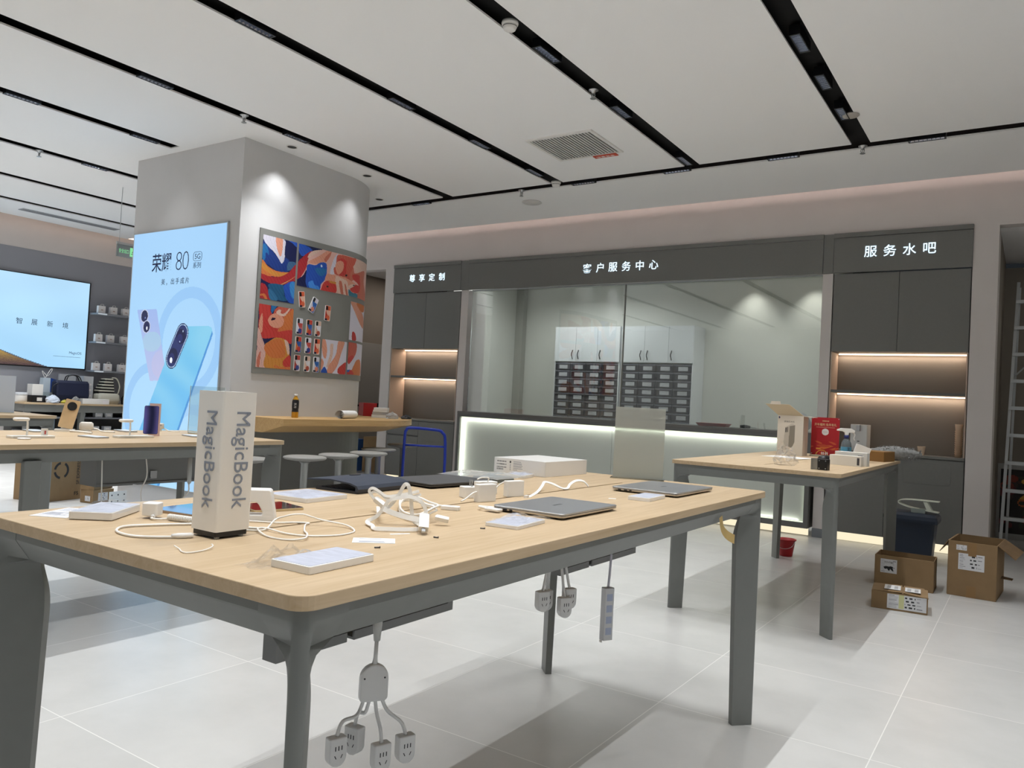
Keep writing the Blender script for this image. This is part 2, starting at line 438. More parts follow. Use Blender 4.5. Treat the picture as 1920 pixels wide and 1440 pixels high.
# passage behind the round-ended pillar
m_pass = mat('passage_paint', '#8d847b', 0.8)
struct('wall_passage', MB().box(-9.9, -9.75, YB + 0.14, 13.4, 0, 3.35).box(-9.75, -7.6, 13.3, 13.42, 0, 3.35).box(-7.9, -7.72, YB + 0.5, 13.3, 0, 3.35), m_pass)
struct('trim_5', MB().box(-9.9, -7.72, YB + 0.14, 13.4, 3.3, 3.4), m_ceil)
dr = struct('door_1', MB().box(-9.745, -9.70, 9.3, 10.35, 0.005, 2.12), mat('passage_door', '#a19e99', 0.5), bevel=0.004)
MB().tube([(-9.64, 9.4, 1.02), (-9.6, 9.42, 1.02), (-9.6, 10.2, 1.02), (-9.64, 10.22, 1.02)], 0.016).box(-9.70, -9.63, 9.36, 9.44, 0.97, 1.07).box(-9.70, -9.63, 10.18, 10.26, 0.97, 1.07).build('door_handle', m_dark, dr)
# store room at the right edge
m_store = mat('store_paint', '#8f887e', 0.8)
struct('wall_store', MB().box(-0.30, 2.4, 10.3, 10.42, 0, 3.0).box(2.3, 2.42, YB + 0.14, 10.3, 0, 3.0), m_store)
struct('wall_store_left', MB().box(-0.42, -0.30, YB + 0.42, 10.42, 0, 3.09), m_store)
struct('trim_6', MB().box(-0.42, 2.42, YB + 0.14, 10.42, 3.07, 3.12), m_ceil)
area_light('store_room_fill', (1.2, 9.4, 3.05), 0.6, 0.3, 5, (1, .95, .88))  # added fill without a fitting, brightens the dark store room
# glazed service room behind the counter
m_room = mat('service_room_paint', '#d2d2cb', 0.75)
struct('wall_service_room', MB().box(-7.12, -1.62, 10.62, 10.74, 0, 3.12).box(-7.12, -7.0, 8.85, 10.62, 0, 3.12).box(-1.74, -1.62, YB + 0.42, 10.62, 0, 3.12), m_room)
struct('trim_7', MB().box(-7.0, -6.86, 10.5, 10.615, 0, 3.115), mat('corner_shade_strip', '#a3a29b', 0.7))  # added grey strip standing in for the dark shading band in this corner
struct('trim_8', MB().box(-7.12, -1.62, YB + 0.14, 10.74, 3.12, 3.2), m_ceil)
for nm, x0, x1 in (('window_1', -6.365, -4.093), ('window_2', -4.087, -1.832)):
    g = MB().box(x0, x1, 8.47, 8.482, 1.05, 2.685)
    struct(nm, g, m_glass)
struct('trim_9', MB().box(-6.37, -1.83, 8.46, 8.49, 2.685, 2.7), m_alu)
struct('trim_10', MB().box(-4.096, -4.084, 8.464, 8.488, 1.05, 2.685), mat('seal_grey', '#8f908b', 0.4))
# lights in the service room
t = thing('ceiling_downlight', 'recessed downlight lighting the service room wall, left one', 'ceiling light', (-3.19, 10.36, 3.115))
MB().lathe([(0.05, 0.004), (0.055, 0.0), (0.055, -0.006), (0.042, -0.006)], 20, caps=False).build('trim_ring', m_white, t)
MB().cyl(0, 0, 0.0, 0.002, 0.042).build('diffuser', emis('room_diffuser', '#fff4e2', 6), t)
spot_light('downlight', (0, 0, -0.01), 26, math.radians(80), 0.9, col=(1, 0.98, 0.95), parent=t, rot=(math.radians(10), 0, 0))
t2 = dup(t, (-2.40, 10.36, 3.115), label='recessed downlight lighting the service room wall, right one')
area_light('passage_fill', (-8.8, 10.2, 3.28), 0.6, 0.6, 9, (1, .9, .8))  # added fill without a fitting, lifts the black passage
area_light('service_room_fill', (-6.3, 9.2, 3.10), 0.6, 0.3, 16, spread=math.radians(160))  # these three are added fills raising the room's general brightness
area_light('service_room_fill', (-5.2, 9.6, 3.10), 1.2, 0.3, 23, spread=math.radians(150))
area_light('service_room_fill', (-3.0, 9.3, 3.10), 1.2, 0.3, 20, spread=math.radians(150))

# ------------------------------------------------------------------ pillar with rounded far end
PX, PY, PR = -6.92, 5.75, 0.86
def stadium(off=0.0, y0=4.48, n=40, r=PR):
    R_ = r + off
    p = [(PX - R_, y0 - off), (PX + R_, y0 - off)]
    p += [(PX + R_ * math.cos(PI * i / n), PY + R_ * math.sin(PI * i / n)) for i in range(n + 1)]
    return p
pil = MB().prism(stadium(), 0.0, ZC, sm=False)
o = pil.build('wall_pillar', m_pillar); o['kind'] = 'structure'
md = o.modifiers.new('split', 'EDGE_SPLIT'); md.split_angle = math.radians(30)
for p in o.data.polygons: p.use_smooth = abs(p.normal.z) < 0.1 and p.center.y > PY - 0.01
def on_wall(s, z, off=0.0):
    if s <= 1.27: return (PX + PR + off, 4.48 + s, z)
    a = (s - 1.27) / PR
    return (PX + (PR + off) * math.cos(a), PY + (PR + off) * math.sin(a), z)
c = MB(); st = [p for p in stadium(0.02)]
# grey cladding on the lower pillar under the bar
n = 40; pts = [(PX + PR + 0.03, 4.62), (PX + PR + 0.03, PY)] + [(PX + (PR + 0.03) * math.cos(PI * i / n), PY + (PR + 0.03) * math.sin(PI * i / n)) for i in range(1, 24)]
inn = [(PX + PR + 0.001, 4.62), (PX + PR + 0.001, PY)] + [(PX + (PR + 0.001) * math.cos(PI * i / n), PY + (PR + 0.001) * math.sin(PI * i / n)) for i in range(1, 24)]
v = []
for k in range(len(pts)): v += [(*pts[k], 0.0), (*pts[k], 0.82), (*inn[k], 0.82), (*inn[k], 0.0)]
f = []
for k in range(len(pts) - 1):
    for j in range(4): f.append((4 * k + j, 4 * k + (j + 1) % 4, 4 * k + 4 + (j + 1) % 4, 4 * k + 4 + j))
f += [(0, 1, 2, 3), tuple(4 * (len(pts) - 1) + j for j in (3, 2, 1, 0))]
c.add(v, f)
o = c.build('trim_11', m_fascia); o['kind'] = 'structure'

# ------------------------------------------------------------------ ceiling fittings
m_cup = mat('lamp_cup', '#9aa0ae', 0.25, 0.9)
m_diode = emis('lamp_diode', '#f4f8ff', 9.0)
m_diode_dim = emis('lamp_diode_low', '#dfe8ff', 2.0)
def grille_lamp(loc, rz, label, power, bright):
    t = thing('grille_lamp', label, 'ceiling lamp', loc, rz, 'slim grille lamps in the black ceiling slots')
    fr = MB(); L_ = 0.27
    fr.box(-0.032, 0.032, -L_ / 2, -L_ / 2 + 0.012, -0.012, 0.05).box(-0.032, 0.032, L_ / 2 - 0.012, L_ / 2, -0.012, 0.05)
    fr.box(-0.032, -0.026, -L_ / 2 + .012, L_ / 2 - .012, -0.012, 0.05).box(0.026, 0.032, -L_ / 2 + .012, L_ / 2 - .012, -0.012, 0.05)
    fr.box(-0.026, 0.026, -L_ / 2 + .012, L_ / 2 - .012, 0.044, 0.05)
    fr.build('housing', mat('lamp_black', '#0b0c10', 0.35), t)
    cu = MB(); di = MB(); N_ = 8; st = (L_ - 0.024) / N_
    for i in range(N_):
        y = -L_ / 2 + 0.012 + st * (i + 0.5)
        cu.loft([[(-0.025, y - st / 2 + .001, -0.008), (0.025, y - st / 2 + .001, -0.008), (0.025, y + st / 2 - .001, -0.008), (-0.025, y + st / 2 - .001, -0.008)],
                 [(-0.012, y - .008, 0.012), (0.012, y - .008, 0.012), (0.012, y + .008, 0.012), (-0.012, y + .008, 0.012)]], caps=False, sm=False)
        di.box(-0.011, 0.011, y - 0.0075, y + 0.0075, 0.012, 0.014)
    cu.build('reflector', m_cup, t); di.build('diode_row', m_diode if bright else m_diode_dim, t)
    area_light('lamp_beam', (0, 0, -0.016), 0.015, 0.26, power, spread=SPREAD, parent=t)
    return t
SN = {-1.25: 'rightmost long slot', -2.71: 'second long slot from the right', -4.17: 'third long slot from the right', -5.61: 'long slot passing the pillar', -6.985: 'short slot that stops at the pillar', -8.43: 'first slot left of the pillar'}
lamps = [(-1.25, 4.84, 1, 'nearest of three in the'), (-1.25, 5.48, 0, 'middle of three in the'), (-1.25, 6.12, 0, 'farthest of three in the'),
         (-2.71, 4.27, 1, 'nearest of three in the'), (-2.71, 5.38, 0, 'middle of three in the'), (-2.71, 6.70, 0, 'farthest of three in the'),
         (-4.17, 3.11, 0, 'nearest of four in the'), (-4.17, 4.49, 0, 'second of four in the'), (-4.17, 5.53, 0, 'third of four in the'), (-4.17, 6.45, 0, 'farthest of four in the'),
         (-5.61, 3.32, 0, 'nearer of two in the'), (-5.61, 4.69, 0, 'farther of two in the'),
         (-6.985, 3.0, 0, 'nearer of two in the'), (-6.985, 4.07, 0, 'farther of two in the'), (-8.43, 4.38, 0, 'only one visible in the')]
for x, y, br, w_ in lamps:
    grille_lamp((x, y, ZC - 0.005), 0, 'slim black grille lamp, %s %s' % (w_, SN[x]), LAMP_W * (0.15 if x < -6 else 0.45 if y > 5.9 else 0.8 if y > 5.2 else 1), br)
cross = [(-0.77, 'right of the rightmost long slot'), (-1.90, 'between the two rightmost long slots'), (-2.89, 'just left of the second long slot'), (-3.90, 'right of the third long slot'), (-6.07, 'lit brightest, at the pillar end')]
for x, w_ in cross:
    grille_lamp((x, 6.965, ZC - 0.005), PI / 2, 'slim black grille lamp in the cross slot, %s' % w_, LAMP_W * 0.25, x < -6)
# wall-washing downlights by the pillar
DL = [(-5.87, 4.86, 'nearest'), (-5.87, 5.86, 'middle'), (-6.43, 6.64, 'farthest')]
for x, y, w_ in DL:
    t = thing('pillar_downlight', 'round recessed downlight beside the pillar, %s of three' % w_, 'ceiling light', (x, y, ZC), 0, 'downlights washing the pillar')
    MB().lathe([(0.043, 0.0), (0.052, -0.001), (0.052, -0.006), (0.043, -0.006)], 24, caps=False).build('trim_ring', m_white, t)
    MB().cyl(0, 0, -0.004, -0.003, 0.043, 24).build('baffle', m_dark, t)
    spot_light('beam', (0, 0, -0.02), (34, 18, 17)[[4.86, 5.86, 6.64].index(y)], math.radians(100), 1.0, r=0.015, parent=t, rot=(0, math.radians(-6), 0) if y < 6 else (math.radians(5), math.radians(-4), 0))
# ventilation grille
t = thing('ceiling_vent', 'square white slatted air vent with red tag between two ceiling slots', 'vent', (-3.436, 5.95, ZC))
MB().box(-.325, .325, -.31, -.28, -.012, 0).box(-.325, .325, .28, .31, -.012, 0).box(-.325, -.295, -.28, .28, -.012, 0).box(.295, .325, -.28, .28, -.012, 0).build('frame', m_white, t)
c = MB()
for i in range(19): c.box(-.29 + i * .0306, -.29 + i * .0306 + .014, -.28, .28, -.01, -.001)
c.build('slats', mat('vent_slat', '#c9c9c6', 0.5), t)
MB().box(-.295, .295, -.28, .28, -0.0009, 0).build('backing', mat('vent_dark', '#4b4d50', 0.8), t)
tg = MB().box(0.03, 0.26, 0.285, 0.345, -.020, -.013).build('warning_tag', mat('tag_red', '#c2482c', 0.6), t)
text('tag_lettering', '注意安全', 0.05, (0.145, 0.315, -0.0205), (1, 0, 0), (0, -1, 0), m_paper, tg, 0.0005, fit=(0.18, 0.035))
# round speaker, smoke detectors, sprinklers
o = MB().lathe([(0.11, 0.0), (0.115, -0.006), (0.105, -0.012), (0.0001, -0.014)], 32, caps=False).build('ceiling_speaker', mat('speaker_white', '#d9d8d4', 0.6), loc=(-4.823, 7.438, ZC))
tag(o, 'flat round ceiling speaker between the cross slot and the back wall', 'speaker')
o = MB().lathe([(0.06, 0.0), (0.062, -0.006), (0.055, -0.012), (0.0001, -0.012)], 28, caps=False).build('slot_cap', mat('cap_beige', '#b5b0a8', 0.6), loc=(-1.205, 6.2, ZC - 0.002))
tag(o, 'flat beige round cap at the edge of the rightmost long ceiling slot', 'ceiling cap')
def detector(loc, label):
    t = thing('smoke_detector', label, 'smoke detector', loc)
    MB().lathe([(0.05, 0.0), (0.052, -0.012), (0.05, -0.02), (0.044, -0.022)], 28).build('base', m_white, t)
    MB().lathe([(0.042, -0.022), (0.044, -0.03), (0.036, -0.05), (0.03, -0.055), (0.0001, -0.056)], 28, caps=False).build('sensor_cap', m_white, t)
    MB().lathe([(0.0445, -0.031), (0.043, -0.034)], 28, caps=False).build('vent_ring', m_dark, t)
detector((-2.708, 3.83, ZC + 0.01), 'white domed smoke detector in the second long ceiling slot, near the top edge')
detector((-4.169, 6.87, ZC + 0.01), 'small smoke detector where the third long slot meets the cross slot')
def sprinkler(loc, label):
    t = thing('sprinkler_head', label, 'sprinkler', loc, 0, 'ceiling sprinkler heads')
    MB().lathe([(0.036, 0.0), (0.036, -0.004), (0.018, -0.012), (0.012, -0.03)], 18).build('escutcheon', m_steel, t)
    MB().tube([(0.012, 0, -0.028), (0.014, 0, -0.045), (0.003, 0, -0.062)], 0.003).tube([(-0.012, 0, -0.028), (-0.014, 0, -0.045), (-0.003, 0, -0.062)], 0.003).cyl(0, 0, -0.062, -0.028, 0.003, 8).build('yoke', m_steel, t)
    MB().lathe([(0.022, -0.062), (0.022, -0.065)], 16).build('deflector', m_steel, t)
for x, y, l in ((-2.726, 4.951, 'sprinkler head in the second long ceiling slot from the right'), (-5.603, 4.12, 'sprinkler head in the long slot passing the pillar'),
                (-1.249, 6.975, 'sprinkler head where the rightmost long slot meets the cross slot'), (-4.671, 6.99, 'sprinkler head in the cross slot beside the round speaker'),
                (-8.454, 3.822, 'sprinkler head in the first slot left of the pillar')):
    sprinkler((x, y, ZC + 0.005), l)
o = MB().box(-11.66, -11.5, 5.05, 6.4, ZC - 0.008, ZC)
for i in range(5): o.box(-11.65 + i * .03, -11.64 + i * .03, 5.06, 6.39, ZC - 0.0095, ZC - 0.008, 1)
tag(o.build('air_slot_grille', [mat('grille_grey', '#b9bbc0', 0.5), m_fascia2]), 'long narrow ceiling air grille near the left wall', 'vent')

# ------------------------------------------------------------------ back wall joinery
m_sign = emis('sign_white', '#d8f0ff', 1.5)
def sign_board(label, x0, x1, txt, cx, cz, wid, hgt, sp):
    t = thing('sign_board', label, 'sign', (0, 0, 0))
    t.location = ((x0 + x1) / 2, YB, 2.69); L0 = t.location
    MB().box(x0 - L0.x + .002, x1 - L0.x - .002, -0.022, 0.0, 0.0, 0.352).build('panel', m_fascia, t)
    MB().box(x0 - L0.x, x1 - L0.x, -0.032, 0.0, 0.356, 0.40).build('top_rail', m_fascia, t)
    chars(txt, hgt * 1.06, (cx - L0.x, -0.0225, cz - L0.z), (wid - hgt) / (len(txt) - 1), (1, 0, 0), (0, 0, 1), m_sign, t, 0.002, bold=0.0006)
    return t
sign_board('grey fascia with four glowing white characters above the left cabinet', -7.72, -6.50, '尊享定制', -7.10, 2.89, 0.64, 0.105, 1.3)
sign_board('long grey fascia with six glowing white characters above the glass', -6.37, -1.83, '客户服务中心', -4.13, 2.885, 0.985, 0.115, 1.55)
sign_board('grey fascia with four glowing white characters above the right cabinet', -1.73, -0.505, '服务水吧', -1.124, 2.89, 0.635, 0.115, 1.7)
for x0, x1, l in ((-6.498, -6.372, 'narrow grey fascia block between left sign and long sign'), (-1.828, -1.732, 'narrow grey fascia block between long sign and right sign')):
    tag(MB().box(x0, x1, YB - 0.018, YB, 2.69, 3.088).build('fascia_block', m_fascia), l, 'fascia panel')
def cabinet_bay(x0, x1, side, zlow_shelf):
    W_ = x1 - x0; cx = (x0 + x1) / 2; yb = 8.70
    # upper two-door cabinet
    t = thing('wall_cabinet', 'tall grey two-door wall cabinet above the lit niche, %s bay' % side, 'cabinet', (cx, YB, 1.895), 0, 'grey wall cabinets')
    MB().box(-W_ / 2 + .004, W_ / 2 - .004, 0.02, 0.32, 0.0, 0.79).build('carcass', m_fascia2, t)
    for s in (-1, 1):
        MB().box(*sorted((s * .002, s * (W_ / 2 - .006))), 0.0, 0.019, 0.0, 0.785).build('door', m_fascia, t, bevel=0.0015)
    # niche
    t = thing('lit_niche', 'open shelf niche with warm light strips, %s bay' % side, 'shelf niche', (cx, YB, 0.907), 0, 'lit shelf niches')
    MB().box(-W_ / 2 + .004, W_ / 2 - .004, 0.31, 0.325, 0.0, 0.985).build('back_panel', mat('niche_taupe', '#7a736c', 0.5), t)
    for s in (-1, 1):
        MB().box(*sorted((s * (W_ / 2 - .004), s * (W_ / 2 - .016))), 0.0, 0.31, 0.0, 0.985).build('side_panel', mat('niche_side', '#b8a596', 0.55), t)
    MB().box(-W_ / 2 + .017, W_ / 2 - .017, 0.002, 0.308, 0.575, 0.60).build('shelf', m_fascia2, t, bevel=0.001)
    for z in (0.985, 0.574):
        s_ = MB().box(-W_ / 2 + .03, W_ / 2 - .02, 0.265, 0.285, z - 0.012, z - 0.001).build('light_strip', m_ledw, t)
    for z in (0.97, 0.56): area_light('strip_glow', (0, 0.272, z), W_ - 0.06, 0.015, 1.9, (1.0, 0.80, 0.62), spread=math.radians(170), parent=t)
    # base cabinet
    t = thing('base_cabinet', 'low grey base cabinet with light along the floor, %s bay' % side, 'cabinet', (cx, YB, 0.0), 0, 'grey base cabinets')
    MB().box(-W_ / 2 + .004, W_ / 2 - .004, 0.02, 0.32, 0.085, 0.878).build('carcass', m_fascia2, t)
    MB().box(-W_ / 2 + .004, W_ / 2 - .004, -0.008, 0.32, 0.88, 0.905).build('worktop', m_fascia, t, bevel=0.001)
    if side == 'right':
        for a, b_ in ((-W_ / 2 + .008, -0.06), (-0.056, W_ / 2 - .006)):
            MB().box(a, b_, 0.0, 0.019, 0.09, 0.872).build('door', m_fascia, t, bevel=0.0015)
        MB().plate((0.30, -0.0005, 0.735), (1, 0, 0), (0, 0, 1), rrect(0.40, 0.20, 0.03), 0.002).build('access_panel', m_fascia, t, bevel=0.001)
    else:
        MB().box(-W_ / 2 + .008, -0.022, 0.0, 0.019, 0.09, 0.655).build('door', m_fascia, t, bevel=0.0015)
        MB().box(-W_ / 2 + .008, -0.022, 0.0, 0.019, 0.675, 0.872).build('drawer', m_fascia, t, bevel=0.0015)
        MB().box(-0.018, W_ / 2 - .006, 0.0, 0.019, 0.09, 0.872).build('door', m_fascia, t, bevel=0.0015)
        MB().plate((0.26, -0.0005, 0.72), (1, 0, 0), (0, 0, 1), rrect(0.40, 0.22, 0.01), 0.002).build('access_panel', m_fascia, t, bevel=0.001)
    MB().box(-W_ / 2 + .006, W_ / 2 - .01, 0.045, 0.06, 0.004, 0.08).build('toe_light', m_ledy, t)
cabinet_bay(-7.716, -6.494, 'left', 0)
cabinet_bay(-1.726, -0.508, 'right', 0)

# service counter with edge-lit panel
t = thing('service_counter', 'long service counter with glowing frosted front under the glass', 'counter', (-4.12, 8.3, 0))
X0, X1 = -2.27, 2.26
c = MB().box(X0, X1, 0.0, 0.06, 0.985, 1.03).box(X0, X1, 0.0, 0.06, 0.085, 0.14).box(X0, X0 + .045, 0.0, 0.06, 0.14, 0.985).box(X1 - .045, X1, 0, 0.06, 0.14, 0.985)
c.build('frame', m_fascia2, t)
MB().box(X0, X1, -0.004, 0.7, 1.03, 1.056).build('worktop', mat('worktop_grey', '#6a6865', 0.35), t, bevel=0.002)
for a, b_ in ((X0 + .045, 0.0), (0.004, X1 - .045)):
    MB().box(a, b_, 0.055, 0.07, 0.14, 0.985).build('frosted_panel', mat('frosted_panel', '#c6cbc4', 0.65), t)
MB().box(X0, X1, 0.071, 0.6, 0.085, 1.029).build('carcass', m_fascia2, t)
for nm, a in (('top', (X0 + .05, X1 - .05, 0.03, 0.052, 0.974, 0.984)), ('bottom', (X0 + .05, X1 - .05, 0.03, 0.052, 0.141, 0.147)), ('left', (X0 + .046, X0 + .056, 0.03, 0.052, 0.15, 0.97)), ('right', (X1 - .052, X1 - .046, 0.03, 0.052, 0.15, 0.97))):
    MB().box(*a).build('edge_light', m_ledg, t)
area_light('edge_glow', (0, 0.04, 0.972), X1 * 2 - .2, 0.02, 6, (0.97, 1.0, 0.88), spread=math.radians(175), parent=t)
area_light('edge_glow', (X0 + .058, 0.04, 0.56), 0.8, 0.02, 1.6, (0.97, 1.0, 0.88), spread=math.radians(175), rot=(0, math.radians(-90), 0), parent=t)
area_light('edge_glow', (0, 0.04, 0.149), X1 * 2 - .2, 0.02, 2.2, (0.97, 1.0, 0.88), spread=math.radians(175), rot=(PI, 0, 0), parent=t)
MB().box(X0 + .01, X1 - .01, 0.08, 0.1, 0.01, 0.08).build('toe_light', m_ledy, t)
# things on the counter inside
o = MB().loft([[(-.15, -.07, 0), (.15, -.07, 0), (.15, .07, 0), (-.15, .07, 0)], [(-.18, -.09, .035), (.18, -.09, .035), (.18, .09, .035), (-.18, .09, .035)], [(-.165, -.08, .035), (.165, -.08, .035), (.165, .08, .035), (-.165, .08, .035)], [(-.14, -.06, .008), (.14, -.06, .008), (.14, .06, .008), (-.14, .06, .008)]], sm=False).build('red_tray', mat('tray_red', '#d84436', 0.4), loc=(-2.99, 8.62, 1.056))
tag(o, 'shallow red plastic tray on the service counter behind the glass', 'tray')
t = thing('hand_drill', 'small dark handheld tool lying on the counter behind the glass', 'tool', (-2.62, 8.6, 1.056))
MB().tube([(-.06, 0, .018), (0, 0, .02), (.05, .005, .016)], [.016, .02, .012]).build('body', m_dark, t)
MB().tube([(.05, .005, .016), (.11, .01, .01)], .005).build('shaft', m_steel, t)
bm_ = MB(); rr_ = random.Random(3); rings = []
for k in range(7):
    a = k / 6; R_ = 0.10 * math.sin(PI * (0.12 + a * 0.8)) * (1.1 - .3 * a)
    rings.append([(R_ * math.cos(2 * PI * i / 14) * (1 + rr_.uniform(-.2, .2)), R_ * math.sin(2 * PI * i / 14) * (1 + rr_.uniform(-.2, .2)), 0.20 * a) for i in range(14)])
o = bm_.loft(rings).build('plastic_bag', mat('bag_white', '#dfe3ea', 0.5), loc=(-2.04, 8.66, 1.056))
tag(o, 'crumpled white plastic bag on the counter behind the glass', 'bag')

# storage cabinets in the service room
m_cab = mat('cabinet_white', '#dadde0', 0.45)
m_drw = mat('drawer_dark', '#2a2b34', 0.35)
m_drw2 = mat('drawer_rim', '#6a6c76', 0.35)
def storage(x0, label):
    W_ = 1.085
    t = thing('parts_cabinet', label, 'cabinet', (x0 + W_ / 2, 10.2, 0), 0, 'white storage cabinets with dark drawers')
    h = W_ / 2
    c = MB().box(-h, -h + .018, 0.0, 0.41, 0, 2.385).box(h - .018, h, 0.0, 0.41, 0, 2.385).box(-h + .018, h - .018, 0.0, 0.41, 2.367, 2.385).box(-h + .018, h - .018, 0.02, 0.41, 1.855, 1.873).box(-h + .018, h - .018, 0.39, 0.41, 0, 2.367).box(-h + .018, h - .018, 0.0, 0.39, 0, 0.08)
    c.build('carcass', m_cab, t)
    dw = (W_ - .004) / 3
    for k in range(3):
        a = -h + .002 + k * dw
        d = MB().box(a + .0015, a + dw - .0015, -0.018, -0.001, 1.868, 2.383).build('door', m_cab, t, bevel=0.001)
        hx_ = a + (dw - .05 if k == 0 else 0.05)
        MB().tube(spline([(hx_, -.018, 1.905), (hx_ + .004, -.04, 1.93), (hx_ - .004, -.045, 1.97), (hx_ + .004, -.04, 2.01), (hx_, -.018, 2.035)], 4), 0.007, 6).build('handle', m_dark, d)
    cw_ = (W_ - .036) / 4; rh = 0.1125
    for r in range(12):
        for k in range(4):
            a = -h + .018 + k * cw_; z0 = 1.85 - (r + 1) * rh
            d = MB().box(a + .004, a + cw_ - .004, 0.006, 0.37, z0 + .004, z0 + rh - .006)
            d.box(a + .004, a + cw_ - .004, -0.006, 0.006, z0 + rh - .022, z0 + rh - .006, 1).box(a + .004, a + .016, -.004, .006, z0 + .004, z0 + rh - .022, 0).box(a + cw_ - .016, a + cw_ - .004, -.004, .006, z0 + .004, z0 + rh - .022, 0)
            d = d.build('drawer', [m_drw, m_drw2], t)
            MB().box(a + .07, a + cw_ - .055, 0.001, 0.0055, z0 + .022, z0 + .078).build('label_card', mat('label_card', '#b4b6ba', 0.6), d)
storage(-6.05, 'white cabinet with dark drawers behind the left glass pane')
storage(-4.945, 'white cabinet with dark drawers behind the right glass pane')

